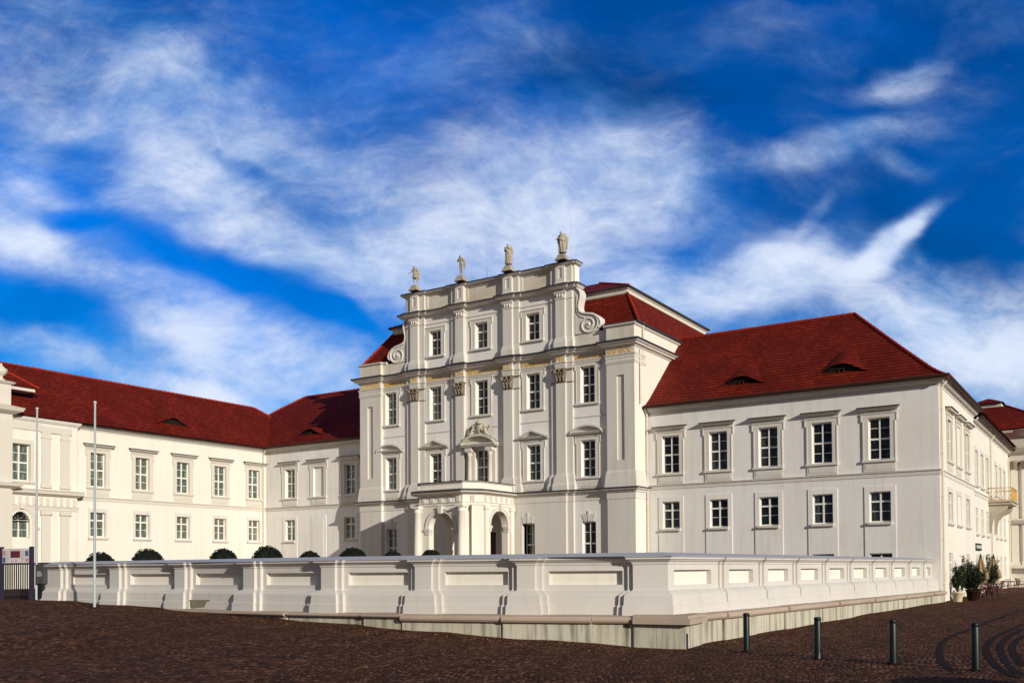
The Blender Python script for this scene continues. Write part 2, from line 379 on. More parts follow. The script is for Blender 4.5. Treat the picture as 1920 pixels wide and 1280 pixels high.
def side(x): return Fr(x, 0, 0, 1, 1, 0)
def wall_face(mb, fr, u0, u1, z0, z1, holes, rev=.25, o=0.):
    U = sorted({u0, u1, *[h[0] for h in holes], *[h[1] for h in holes]}); Z = sorted({z0, z1, *[h[2] for h in holes], *[h[3] for h in holes]})
    U = [u for u in U if u0 <= u <= u1]; Z = [z for z in Z if z0 <= z <= z1]
    for a, b in zip(U, U[1:]):
        for c, d in zip(Z, Z[1:]):
            um, zm = (a+b)/2, (c+d)/2
            if any(h[0] < um < h[1] and h[2] < zm < h[3] for h in holes): continue
            mb.q(fr.p(a, c, o), fr.p(b, c, o), fr.p(b, d, o), fr.p(a, d, o))
    for a, b, c, d in [h[:4] for h in holes]:
        c = max(c, z0); r = o-rev
        mb.q(fr.p(a, c, o), fr.p(a, d, o), fr.p(a, d, r), fr.p(a, c, r)); mb.q(fr.p(b, d, o), fr.p(b, c, o), fr.p(b, c, r), fr.p(b, d, r))
        mb.q(fr.p(a, d, o), fr.p(b, d, o), fr.p(b, d, r), fr.p(a, d, r)); mb.q(fr.p(b, c, o), fr.p(a, c, o), fr.p(a, c, r), fr.p(b, c, r))

# ------------------------------------------------------------------ ground
GP = [(-9.9, 22.0, -2.05), (-10.3, 24.5, -2.0), (-9.8, 29, -1.95), (-9.5, 33, -1.9), (-9.0, 40, -1.82), (-8.3, 48, -1.78), (-7.8, 50, -1.77), (-7.2, 60, -1.72), (-7, 75, -1.7), (-5, 90, -1.7), (-33.85, 19.76, -1.0), (-30.22, 19.75, -1.11), (-28.52, 19.85, -1.17), (-26.86, 19.92, -1.25), (-25.02, 19.87, -1.32), (-23.23, 19.73, -1.39), (-19.85, 19.75, -1.51), (-16.66, 20.23, -1.68), (-13.64, 20.91, -1.86), (-43, 22, -0.98), (-50, 25, -0.9), (-7.8, 21.4, -1.96), (-2.5, 19.6, -1.97), (0, 0, -1.95), (-8, 12, -1.95), (-18, 10, -1.8), (-28, 12, -1.5), (20, 30, -1.9), (20, 80, -1.7), (-60, 30, -0.9), (-45, 45, -1.3), (-25, 40, -1.6), (-30, -20, -1.9), (30, -20, -1.95)]
def gz(x, y):
    s = w = 0
    for a, b, z in GP:
        d = 1/((x-a)**2+(y-b)**2+1.6)**1.8; s += d*z; w += d
    return s/w
def ground():
    mb = MB()
    def ax(vals): 
        return vals
    X = [-700, -300, -150, -90]+[-75+i*1.0 for i in range(111)]+[50, 90, 160, 300, 700]
    Y = [-300, -120, -50]+[-20+i*1.0 for i in range(116)]+[110, 140, 200, 400, 900]
    V = [(x, y, gz(max(-70, min(40, x)), max(-25, min(95, y)))) for y in Y for x in X]; n = len(X)
    F = [(j*n+i, j*n+i+1, (j+1)*n+i+1, (j+1)*n+i) for j in range(len(Y)-1) for i in range(n-1)]
    mb.mesh(V, F, True); mb.build('ground', M_COB, kind='structure', origin=(0, 0, -1.95))
ground()

# ------------------------------------------------------------------ palace
palace = thing('palace', (-34.8, 55, -1.9), 'white baroque palace with red tiled roofs, tall central facade and long side wings', 'palace')

RW_ = random.Random(5); M_GLASSB = glass('window_glass_with_grey_blind', (.022, .026, .026), .6)
def window(fr, uc, w, z0, z1, rows, rev=.25, o=0., gm=None, surround=None, sill=True, hood=None, apron=None, blind=False, label=None, name='window', arch=False, tm=None, st=.3, wm=None):
    tm = tm or M_TRIMW; wm = wm or M_WALL
    a, b = uc-w/2, uc+w/2; ro = o-rev; f = .055
    if blind:
        mb = MB(); mb.fb(fr, a-.01, b+.01, z0-.01, z1+.01, o-.16, o-.12); win = mb.build('blind_window', wm, palace, label)
    else:
        mb = MB(); za = z1
        mb.fb(fr, a, a+f, z0, z1, ro-.03, ro+.06); mb.fb(fr, b-f, b, z0, z1, ro-.03, ro+.06)
        mb.fb(fr, a+f, b-f, z1-f, z1, ro-.03, ro+.06); mb.fb(fr, a+f, b-f, z0, z0+f+.02, ro-.03, ro+.06)
        mb.fb(fr, uc-.04, uc+.04, z0+f+.02, z1-f, ro-.02, ro+.075)
        # rows: list of (fraction height, 'T' transom or 'b' thin bar) dividing lines from the bottom
        for fz, k in rows:
            z = z0+(z1-z0)*fz; h = .045 if k == 'T' else .014; oo = .068 if k == 'T' else .045
            mb.fb(fr, a+f, uc-.04, z-h, z+h, ro-.02, ro+oo); mb.fb(fr, uc+.04, b-f, z-h, z+h, ro-.02, ro+oo)
        win = mb.build(name, M_WHITE, palace, label)
        g_ = gm or M_GLASS
        if g_ is M_GLASS and RW_.random() < .3: g_ = M_GLASSB
        elif g_ is M_GLASSG and RW_.random() < .3: g_ = M_GLASSC
        mb = MB(); mb.fb(fr, a+.01, b-.01, z0+.01, z1-.01, ro-.012, ro+.004); mb.build('pane', g_, win)
    if surround:
        mb = MB(); s = st; e = .09 if surround == 'ear' else 0; zt = z1+(.24 if surround == 'ear' else .27)
        if surround == 'ear':
            mb.fb(fr, a-s, a-.002, z0, z1, o-.05, o+.05); mb.fb(fr, b+.002, b+s, z0, z1, o-.05, o+.05)
            mb.fb(fr, a-s-e, b+s+e, z1+.002, zt, o-.05, o+.052)
            mb.fb(fr, a-s-e, a-s-.001, z1-.18, z1+.001, o-.05, o+.05); mb.fb(fr, b+s+.001, b+s+e, z1-.18, z1+.001, o-.05, o+.05)
            mb.fb(fr, a-s-e, a-s-e+.05, z1-.18, zt, o+.04, o+.075); mb.fb(fr, b+s+e-.05, b+s+e, z1-.18, zt, o+.04, o+.075)
            mb.fb(fr, a-s, a-s+.05, z0, z1-.18, o+.04, o+.072); mb.fb(fr, b+s-.05, b+s, z0, z1-.18, o+.04, o+.072)
            mb.fb(fr, a-s-e-.015, b+s+e+.015, zt-.045, zt+.002, o+.045, o+.09)
        else:
            mb.fb(fr, a-s, a-.002, z0-.2, z1, o-.05, o+.045); mb.fb(fr, b+.002, b+s, z0-.2, z1, o-.05, o+.045)
            mb.fb(fr, a-s, b+s, z1+.002, zt, o-.05, o+.047)
        mb.build('surround', tm, win)
    if sill:
        s = (st+.04) if surround else .06
        mb = MB(); mb.fb(fr, a-s, b+s, z0-.12, z0-.003, o-.2, o+.14); mb.fb(fr, a-s+.04, b+s-.04, z0-.17, z0-.121, o-.02, o+.08); mb.build('sill', tm, win)
    if apron:
        mb = MB(); s = st-.02; mb.fb(fr, a-s, b+s, apron, z0-.172, o-.05, o+.045); mb.fb(fr, a-s+.1, b+s-.1, apron+.1, z0-.24, o+.03, o+.062); mb.build('apron', tm, win)
    if hood:
        kind, hz, hw = hood; mb = MB(); u0, u1 = uc-hw, uc+hw
        prof = [(0, -.02), (.06, 0), (.09, .06), (.24, .09), (.30, .16), (.32, .20), (0, .26)]
        def crown(pr, zb, x0, x1): 
            pts = [(x0, 0), (x1, 0)]
            V = []
            for uu in (x0, x1):
                sg = -1 if uu == x0 else 1
                for oo, zz in pr: V.append(fr.p(uu+sg*oo*.55, zb+zz, o+oo))
            for uu in (x0, x1):
                for oo, zz in pr: V.append(fr.p(uu, zb+zz, o-.03))
            k = len(pr); F = [(i, k+i, k+i+1, i+1) for i in range(k-1)]
            F += [(i, i+1, 2*k+i+1, 2*k+i) for i in range(k-1)] + [(k+i+1, k+i, 3*k+i, 3*k+i+1) for i in range(k-1)]
            F += [(0, 2*k, 3*k, k), (k-1, 2*k-1, 4*k-1, 3*k-1)]
            mb.mesh(V, F)
        crown(prof, hz, u0, u1)
        if kind == 'cornice':
            mb.fb(fr, a-st-.02, b+st+.02, z1+.26, hz-.015, o-.05, o+.055)
            mb.build('hood', tm, win)
            fm = MB(); V = [fr.p(u0-.19, hz+.225, o+.345), fr.p(u1+.19, hz+.225, o+.345), fr.p(u1+.16, hz+.27, o-.02), fr.p(u0-.16, hz+.27, o-.02)]
            W = [(x, y, z-.05) for x, y, z in V]; fm.mesh(V+W, [(0,1,2,3), (4,5,1,0), (5,6,2,1), (7,4,0,3)]); fm.build('hood_flashing', M_FLASH, win)
        else:
            n = 2 if kind == 'tri' else 14; hh = .42; pk = []
            for i in range(n+1):
                t = i/n; uu = u0-.12+(u1-u0+.24)*t
                zz = hz+.2+hh*(1-abs(2*t-1)) if kind == 'tri' else hz+.2+hh*math.sqrt(max(0, 1-(2*t-1)**2))*1.0
                if kind == 'seg': zz = hz+.2+hh*(1-(2*t-1)**2)**.75
                pk.append((uu, zz))
            # raking mould as a swept band, tympanum behind
            for (ua, za), (ub, zb) in zip(pk, pk[1:]):
                for th, o0, o1 in ((.10, 0, .34), (.17, 0, .2)):
                    V = [fr.p(ua, za, o+o1), fr.p(ub, zb, o+o1), fr.p(ub, zb-th, o+o1), fr.p(ua, za-th, o+o1), fr.p(ua, za, o-.03), fr.p(ub, zb, o-.03), fr.p(ub, zb-th, o-.03), fr.p(ua, za-th, o-.03)]
                    mb.mesh(V, [(0,3,2,1), (0,1,5,4), (3,7,6,2)])
            mb.prism(fr, [(u0-.1, hz+.18)]+[(u1+.1, hz+.18)]+[(p[0], p[1]-.04) for p in reversed(pk[1:-1])], o-.03, o+.08)
            mb.build('pediment', tm, win)
    return win

R4 = [(.255, 'b'), (.5, 'T'), (.76, 'b')]; R3 = [(.36, 'b'), (.68, 'T')]
YB, YK, YP, YC = 48.8, 48.68, 48.54, 48.54
YA = 49.35
MC = -34.8
# pilaster groups: back-left, front-left, front-right, back-right
PIL = [(-41.35,-40.92,-40.27,-39.82), (-37.55,-37.14,-36.48,-36.48), (-33.38,-33.38,-32.70,-32.27), (-29.92,-29.50,-28.85,-28.42)]
CL = (-45.45, -43.56); CR = (-26.02, -24.2)
def group_path(g):
    bl, fl, f_r, br = g; p = []
    if bl < fl: p += [(bl, YB), (bl, YK), (fl, YK), (fl, YP)]
    else: p += [(fl, YB), (fl, YP)]
    if br > f_r: p += [(f_r, YP), (f_r, YK), (br, YK), (br, YB)]
    else: p += [(f_r, YP), (f_r, YB)]
    return p
def facade_path():
    p = [(CL[0], 62), (CL[0], YC), (CL[1], YC), (CL[1], YB)]
    for g in PIL: p += group_path(g)
    return p+[(CR[0], YB), (CR[0], YC), (CR[1], YC), (CR[1], 63)]
FP = facade_path()
BASEP = [(CL[0], 62), (CL[0], YC), (CL[1], YC), (CL[1], YB), (-41.35, YB), (-41.35, YK), (-40.92, YK), (-40.92, YP-.02), (-28.85, YP-.02), (-28.85, YK), (-28.42, YK), (-28.42, YB), (CR[0], YB), (CR[0], YC), (CR[1], YC), (CR[1], 63)]

WX = [-42.85, -38.98, -35.22, -31.29, -27.43]
mb = MB(); F0 = front(YB)
holes = [(x-.49, x+.49, 9.93, 12.13) for x in WX]+[(x-.49, x+.49, 5.5, 7.7) for x in WX if x != WX[2]]+[(WX[2]-.49, WX[2]+.49, 4.75, 7.7)]
holes += [(x-.47, x+.47, .25, 2.83) for x in (WX[0], WX[4])]+[(-32.05, -31.10, .2, 2.9), (-35.62, -33.98, -2.0, 2.5)]
wall_face(mb, F0, CL[1], CR[0], -2.3, 13.3, holes, .27)
mb.build('central_facade_wall', M_WALL, palace)
for (a, b) in (CL, CR):   # corner piers with a tall sunk slot
    mb = MB(); c = (a+b)/2-(.02 if a < -40 else 0)
    wall_face(mb, front(YC), a, b, -2.3, 13.3, [(c-.24, c+.24, 6.33, 11.29)], .10)
    mb.q((c-.25, YC+.1, 6.3), (c+.25, YC+.1, 6.3), (c+.25, YC+.1, 11.3), (c-.25, YC+.1, 11.3))
    xs = b if a < -40 else a
    mb.q((xs, YC, -2.3), (xs, YB, -2.3), (xs, YB, 13.3), (xs, YC, 13.3))
    mb.build('corner_pier', M_TRIMW, palace)
mb = MB()
mb.q((CR[1], YC, -2.3), (CR[1], 64, -2.3), (CR[1], 64, 14.1), (CR[1], YC, 14.1)); mb.q((CL[0], YC, -2.3), (CL[0], 64, -2.3), (CL[0], 64, 14.1), (CL[0], YC, 14.1))
mb.box(-45.4, -24.26, 63.9, 64.2, -2.3, 14.1); mb.build('side_wall', M_CREAM, palace)
# basement projection between the outer bays
mb = MB(); FB = front(YP-.02)
wall_face(mb, FB, -40.92, -28.85, -2.3, 4.12, [(-32.05, -31.10, .25, 2.83), (-35.6, -34.0, -1.9, 2.4)], .6)
for xa, xb in ((-41.35, -40.92), (-28.85, -28.42)):
    mb.q((xa, YK, -2.3), (xb, YK, -2.3), (xb, YK, 4.12), (xa, YK, 4.12))
    xi, xo = (xb, xa) if xa < -40 else (xa, xb)
    mb.q((xi, YP-.02, -2.3), (xi, YK, -2.3), (xi, YK, 4.12), (xi, YP-.02, 4.12)); mb.q((xo, YK, -2.3), (xo, YB, -2.3), (xo, YB, 4.12), (xo, YK, 4.12))
mb.build('basement_wall', M_TRIMW, palace)
mb = MB(); mb.sweep(BASEP, [(0, 4.06), (.03, 4.08), (.035, 4.44), (.10, 4.47), (.13, 4.56), (.26, 4.60), (.31, 4.68), (.31, 4.72), (0, 4.76)]); mb.build('string_course', M_TRIMW, palace)
mb = MB(); mb.sweep(BASEP, [(.32, 4.665), (.33, 4.74), (.01, 4.79)]); mb.build('string_flashing', M_FLASH, palace)
# entablature with frieze
mb = MB(); mb.sweep(FP[:-1]+[(CR[1], 49.9)], [(-.01, 12.12), (.03, 12.13), (.03, 12.27), (.055, 12.28), (.055, 12.40), (.10, 12.45), (.11, 12.50), (.02, 12.51), (.02, 12.86)]); mb.build('architrave', M_TRIMW, palace)
mb = MB(); mb.sweep(FP, [(.0, 12.86), (.06, 12.89), (.10, 12.96), (.26, 13.0), (.28, 13.08), (.38, 13.11), (.45, 13.22), (.45, 13.26), (0, 13.38)]); mb.build('main_cornice', M_TRIMW, palace)
mb = MB(); mb.sweep(FP, [(.46, 13.18), (.47, 13.28), (.0, 13.42)]); mb.build('cornice_flashing', M_FLASH, palace)
# thin string lines across the bays
edges = [(CL[1], PIL[0][0]), (PIL[0][3], PIL[1][0]), (PIL[1][3], PIL[2][0]), (PIL[2][3], PIL[3][0]), (PIL[3][3], CR[0])]
mb = MB()
for a, b in edges: mb.fb(F0, a+.01, b-.01, 9.08, 9.14, -.01, .035)
for a, b in edges[1:4]: mb.fb(F0, a+.01, b-.01, 16.32, 16.38, -.01, .04)
mb.build('thin_string', M_TRIMW, palace)

def pilaster(g, z0, z1, m, ybk=YB):
    bl, fl, f_r, br = g; mb = MB()
    if bl < fl or br > f_r: mb.box(bl, br, YK, ybk+.02, z0, z1)
    mb.box(fl, f_r, YP, (YK if bl < fl or br > f_r else ybk+.02)+.01, z0, z1)
    return mb.build('pilaster', m, palace)
def capital(g, parent):
    bl, fl, f_r, br = g; mb = MB(); c = (fl+f_r)/2; w = (f_r-fl)/2; f = front(YP)
    mb.box(fl-.03, f_r+.03, YP-.035, YP+.1, 11.27, 11.33)
    mb.prism(f, [(c-w, 11.33), (c+w, 11.33), (c+w+.05, 12.0), (c-w-.05, 12.0)], -.1, .05)
    mb.box(fl-.12, f_r+.12, YP-.17, YP+.1, 12.03, 12.12)
    for tier, (zb, h, n, out) in enumerate(((11.36, .28, 3, .14), (11.58, .30, 4, .19))):   # acanthus leaves curling outward
        for i in range(n):
            u = c+(i-(n-1)/2)*(2*w/(n)*1.05)
            pts = [f.p(u, zb, .05), f.p(u, zb+h*.6, .08), f.p(u, zb+h*.95, out), f.p(u, zb+h*.85, out+.05)]
            mb.tube(pts, [.085, .09, .06, .03], 6)
    for sgn in (-1, 1):      # corner scrolls
        cu = c+sgn*(w+.02); mb.ball(f.p(cu, 11.93, .16), .10, .10, .10, 8, 6)
        mb.tube([f.p(cu-sgn*.25, 11.80, .06), f.p(cu-sgn*.1, 11.98, .12), f.p(cu+sgn*.08, 11.99, .17), f.p(cu+sgn*.1, 11.88, .19), f.p(cu, 11.84, .19)], [.03, .04, .045, .04, .03], 6)
    mb.ball(f.p(c, 12.0, .17), .07, .07, .07, 8, 6)
    if br > f_r+.1 or bl < fl-.1:
        if bl < fl: mb.box(bl-.02, fl-.05, YK-.03, YB, 11.27, 11.33); mb.box(bl-.03, fl-.13, YK-.06, YB, 12.03, 12.12)
        if br > f_r: mb.box(f_r+.05, br+.02, YK-.03, YB, 11.27, 11.33); mb.box(f_r+.13, br+.03, YK-.06, YB, 12.03, 12.12)
    mb.build('capital', M_CAP, parent)
for g in PIL:
    p = pilaster(g, 4.8, 12.13, M_TRIMW)
    capital(g, p)
    mb = MB(); mb.sweep(group_path(g), [(.20, 4.74), (.20, 5.05), (.15, 5.2), (.11, 5.55), (.10, 5.62), (.05, 5.66), (.05, 5.72), (0, 5.77)]); mb.build('pilaster_base', M_TRIMW, p)
for a, b in (CL, CR):
    pth = [(a, YB), (a, YC), (b, YC), (b, YB)] if a < -40 else [(a, YB), (a, YC), (b, YC), (b, 50.05)]
    mb = MB(); mb.sweep(pth, [(.13, 4.74), (.12, 5.0), (.10, 5.2), (.06, 5.55), (.05, 5.62), (.0, 5.75)]); mb.build('pier_base', M_TRIMW, palace)
    mb = MB(); mb.sweep(pth, [(0, 11.93), (.03, 11.95), (.03, 12.0), (.06, 12.06), (.06, 12.12), (0, 12.13)]); mb.build('pier_cap', M_TRIMW, palace)
# windows of the centre
for i, x in enumerate(WX):
    window(F0, x, .98, 9.93, 12.13, R4, .27, surround='ear', st=.30, gm=M_GLASSG if i in (0, 1) else M_GLASS)
    if i != 2:
        window(F0, x, .98, 5.5, 7.7, R4, .27, surround='ear', st=.30, gm=M_GLASSG if i == 0 else M_GLASS, apron=4.85, hood=('seg' if i in (0, 4) else 'tri', 7.98, .98))
    if i in (0, 4):
        window(F0, x, .94, .25, 2.83, R4, .27, sill=False, gm=M_GLASSC if i == 0 else M_GLASS)
window(front(YP-.02), -31.575, .95, .25, 2.83, R4, .6, sill=False)
def keystones(x, y, w):
    mb = MB(); f = front(y)
    for k in range(-2, 3):
        if k == 0: h = .62
        else: h = .46-.02*abs(k)
        b = .14*k; t = .2*k
        mb.prism(f, [(x+b-.055, 2.86), (x+b+.055, 2.86), (x+t+.075, 2.86+h), (x+t-.075, 2.86+h)], -.02, .03 if k else .055)
    mb.build('keystone_fan', M_TRIMW, palace)
keystones(WX[0], YB, .94); keystones(WX[4], YB, .94); keystones(-31.575, YP-.02, .95)
# middle window: door to the balcony with engaged columns, segmental pediment and crest
wn = window(F0, WX[2], .98, 4.78, 7.7, [(.2, 'b'), (.4, 'b'), (.62, 'T'), (.82, 'b')], .27, sill=False)
mb = MB()
for sx in (-1, 1):
    cx_ = WX[2]+sx*.80
    mb.box(cx_-.3, cx_+.3, YB-.14, YB+.02, 4.76, 7.55)
    mb.lathe((cx_, YB-.28, 0), [(.17, 4.76), (.17, 4.95), (.14, 5.0), (.135, 6.0), (.115, 7.25), (.14, 7.28), (.15, 7.34), (.12, 7.38), (.17, 7.45), (.18, 7.55)], 14)
    mb.box(cx_-.26, cx_+.26, YB-.46, YB-.0, 7.55, 7.86)
mb.box(WX[2]-.55, WX[2]+.55, YB-.2, YB+.0, 7.72, 7.86)
mb.build('column_surround', M_TRIM, wn)
mb = MB(); f = F0; n = 16; u0, u1 = WX[2]-1.22, WX[2]+1.22
mb.fb(f, u0-.05, u1+.05, 7.86, 7.95, 0, .55); mb.fb(f, u0-.12, u1+.12, 7.951, 8.02, 0, .62)
pk = [(u0-.12+(u1-u0+.24)*i/n, 8.02+.58*(1-(2*i/n-1)**2)**.7) for i in range(n+1)]
for (ua, za), (ub, zb) in zip(pk, pk[1:]):
    for th, o1 in ((.11, .62), (.19, .46)):
        V = [f.p(ua, za, o1), f.p(ub, zb, o1), f.p(ub, zb-th, o1), f.p(ua, za-th, o1), f.p(ua, za, 0), f.p(ub, zb, 0), f.p(ub, zb-th, 0), f.p(ua, za-th, 0)]
        mb.mesh(V, [(0,3,2,1), (0,1,5,4), (3,7,6,2)])
mb.prism(f, [(u0, 8.0), (u1, 8.0)]+[(p[0], p[1]-.05) for p in reversed(pk[1:-1])], 0, .3)
mb.build('pediment', M_TRIM, wn)
mb = MB(); cu = WX[2]; rr = random.Random(3)
def P_(u, z, o): return f.p(cu+u, z, o)
mb.ball(P_(0, 8.98, .28), .27, .13, .36, 12, 8)
mb.lathe(P_(0, 9.28, .28), [(.20, 0), (.27, .08), (.24, .14), (.16, .2), (.07, .27), (.02, .3)], 10)
for a in range(7): mb.ball(P_(.22*math.cos(a*math.pi/6), 9.36+.06*math.sin(a*math.pi/6), .28+.1), .045, .045, .06, 6, 4)
mb.tube([P_(-.35, 8.7, .3), P_(-.25, 8.62, .38), P_(0, 8.58, .4), P_(.25, 8.62, .38), P_(.35, 8.7, .3)], [.05, .07, .08, .07, .05], 6)
for s_ in (-1, 1):     # reclining supporters with wings either side of the shield
    mb.tube([P_(s_*1.05, 8.36, .38), P_(s_*.82, 8.5, .4), P_(s_*.6, 8.62, .38), P_(s_*.5, 8.86, .36), P_(s_*.47, 9.04, .34)], [.05, .09, .13, .13, .06], 8)
    mb.ball(P_(s_*.46, 9.14, .35), .08, .08, .10, 8, 6)
    mb.tube([P_(s_*.5, 8.95, .36), P_(s_*.36, 8.85, .44), P_(s_*.24, 8.95, .42)], [.05, .045, .04], 6)
    mb.tube([P_(s_*.56, 9.0, .25), P_(s_*.72, 9.16, .2), P_(s_*.8, 9.02, .2), P_(s_*.82, 8.82, .22)], [.05, .07, .06, .03], 6)
    mb.tube([P_(s_*.8, 8.45, .42), P_(s_*.95, 8.5, .45), P_(s_*1.1, 8.33, .42)], [.07, .06, .03], 6)
mb.build('crest', M_STONE, palace)

# inscription in gold letters on the frieze, broken by the projections like the original
def letters(txt, fr, u0, u1, z, h, o, name='inscription', m=None, parent=None):
    cu_ = bpy.data.curves.new('t', 'FONT'); cu_.body = txt; cu_.size = 1; cu_.extrude = .02; cu_.resolution_u = 3
    ob = bpy.data.objects.new('t', cu_); scene.collection.objects.link(ob)
    bpy.context.view_layer.update(); dg = bpy.context.evaluated_depsgraph_get()
    me = bpy.data.meshes.new_from_object(ob.evaluated_get(dg)); vs_ = [v.co.copy() for v in me.vertices]; fs = [tuple(p.vertices) for p in me.polygons]
    bpy.data.objects.remove(ob); bpy.data.meshes.remove(me)
    x0 = min(v.x for v in vs_); x1 = max(v.x for v in vs_); y0 = min(v.y for v in vs_); y1 = max(v.y for v in vs_)
    mb = MB(); mb.mesh([fr.p(u0+(v.x-x0)/(x1-x0)*(u1-u0), z+(v.y-y0)/(y1-y0)*h, o+max(0, v.z+.02)*.5) for v in vs_], fs)
    return mb.build(name, m or M_GOLD, parent or palace)
H_ = .28; ZL = 12.54
segs = [('A LVDOVICA', CL[0]+.12, CL[1]-.05, YC), ('PRINC AVRIAC MATRE', CL[1]+.12, PIL[0][0]-.12, YB), ('OPT', PIL[0][1]+.03, PIL[0][2]-.03, YP),
        ('EXSTRVCTAM ET NOM', PIL[0][3]+.08, PIL[1][0]-.1, YB), ('GEN', PIL[1][1]+.03, PIL[1][2]-.03, YP), ('FRIDERICVS TERTIVS', PIL[1][3]+.08, PIL[2][0]-.1, YB),
        ('ELEC', PIL[2][1]+.03, PIL[2][2]-.03, YP), ('IN MEMORIAM PARENT', PIL[2][3]+.08, PIL[3][0]-.1, YB), ('PIE', PIL[3][1]+.03, PIL[3][2]-.03, YP),
        ('AMPLIAVIT ORNAVIT', PIL[3][3]+.1, CR[0]-.1, YB), ('AVXIT MDCXC', CR[0]+.08, CR[1]-.12, YC)]
for t_, a, b, y in segs: letters(t_, front(y), a, b, ZL, H_, .022)

# attic storey
AL, AR = -41.5, -28.27
mb = MB()
wall_face(mb, F0, AL, AR, 13.3, 17.0, [(x-.49, x+.49, 14.2, 15.87) for x in WX[1:4]], .27)
mb.q((AR, YB, 13.3), (AR, YA, 13.3), (AR, YA, 18.45), (AR, YB, 18.45)); mb.q((AL, YB, 13.3), (AL, YA, 13.3), (AL, YA, 18.45), (AL, YB, 18.45))
mb.q((AL, YA, 13.3), (AR, YA, 13.3), (AR, YA, 18.45), (AL, YA, 18.45)); mb.q((AL, YB, 18.45), (AR, YB, 18.45), (AR, YA, 18.45), (AL, YA, 18.45))
mb.build('attic_wall', M_WALL, palace)
APATH = [(AL, YA), (AL, YB)]
for g in PIL: APATH += group_path(g)
APATH += [(AR, YB), (AR, YA)]
APATH[1:3] = [(AL, YB)] if PIL[0][0]-AL > .3 else APATH[1:3]
mb = MB(); mb.sweep(APATH, [(0, 16.84), (.05, 16.87), (.08, 16.93), (.28, 16.96), (.33, 17.02), (.42, 17.10), (.42, 17.15), (0, 17.22)]); mb.build('attic_cornice', M_TRIMW, palace)
mb = MB(); mb.sweep(APATH, [(.43, 17.09), (.44, 17.18), (0, 17.26)]); mb.build('attic_flashing', M_FLASH, palace)
mb = MB()       # parapet above with sunk panels
eg = edges[1:4]; hl = [(a+.22, b-.22, 17.42, 18.27) for a, b in eg]
wall_face(mb, F0, AL, AR, 17.0, 18.45, hl, .06)
for h in hl: mb.q(*[F0.p(u, z, -.06) for u, z in ((h[0], h[2]), (h[1], h[2]), (h[1], h[3]), (h[0], h[3]))])
mb.build('attic_parapet', M_ATTIC, palace)
for g in PIL:
    bl, fl, f_r, br = g
    p = pilaster(g, 13.4, 16.86, M_TRIMW)
    mb = MB(); mb.sweep(group_path(g), [(.10, 13.42), (.10, 13.75), (.06, 13.85), (.05, 13.95), (0, 14.02)]); mb.build('pilaster_base', M_TRIMW, p)
    mb = MB(); mb.sweep(group_path(g), [(0, 16.34), (.04, 16.36), (.04, 16.42), (0, 16.44)])
    mb.sweep([(fl, YB), (fl, YP), (f_r, YP), (f_r, YB)], [(.01, 16.62), (.05, 16.70), (.08, 16.72), (.08, 16.80), (0, 16.83)])
    c = (fl+f_r)/2
    for s_ in (-1, 0, 1):
        mb.lathe((c+s_*.18, YP-.03, 0), [(.03, 16.45), (.055, 16.55), (.06, 16.62), (.02, 16.66)], 7)
    mb.build('capital', M_TRIMW, p)
    q = MB()
    if bl < fl or br > f_r: q.box(bl, br, YK, YB+.01, 17.2, 18.46)
    fp = front(YP); wall_face(q, fp, fl, f_r, 17.2, 18.46, [(c-.13, c+.13, 17.62, 18.25)], .05)
    q.q(*[fp.p(u, z, -.05) for u, z in ((c-.14, 17.6), (c+.14, 17.6), (c+.14, 18.3), (c-.14, 18.3))])
    yb_ = YK if (bl < fl or br > f_r) else YB
    q.q((f_r, YP, 17.2), (f_r, yb_, 17.2), (f_r, yb_, 18.46), (f_r, YP, 18.46)); q.q((fl, YP, 17.2), (fl, yb_, 17.2), (fl, yb_, 18.46), (fl, YP, 18.46))
    q.sweep(group_path(g), [(.05, 17.2), (.05, 17.34), (.0, 17.4)])
    q.build('parapet_pier', M_TRIMW, palace)
AP2 = [(AL, YA), (AL, YB)]
for g in PIL: AP2 += [(g[0]-.0, YB), (g[0], YB-.12), (g[3], YB-.12), (g[3], YB)]
AP2 += [(AR, YB), (AR, YA)]
mb = MB(); mb.sweep(AP2, [(0, 18.38), (.10, 18.42), (.20, 18.44), (.24, 18.50), (.24, 18.53)]); mb.build('attic_coping', M_TRIMW, palace)
mb = MB(); mb.sweep(AP2, [(.0, 18.52), (.26, 18.51), (.27, 18.58), (-.2, 18.62)]); mb.q((AL+.5, YB+.26, 18.64), (AR-.5, YB+.3, 18.64), (AR-.5, YA, 18.64), (AL+.5, YA, 18.64)); mb.build('coping_flashing', M_FLASH, palace)
for i in (1, 2, 3): window(F0, WX[i], .98, 14.2, 15.87, [(.34, 'b'), (.66, 'T')], .27, surround='ear', st=.30)

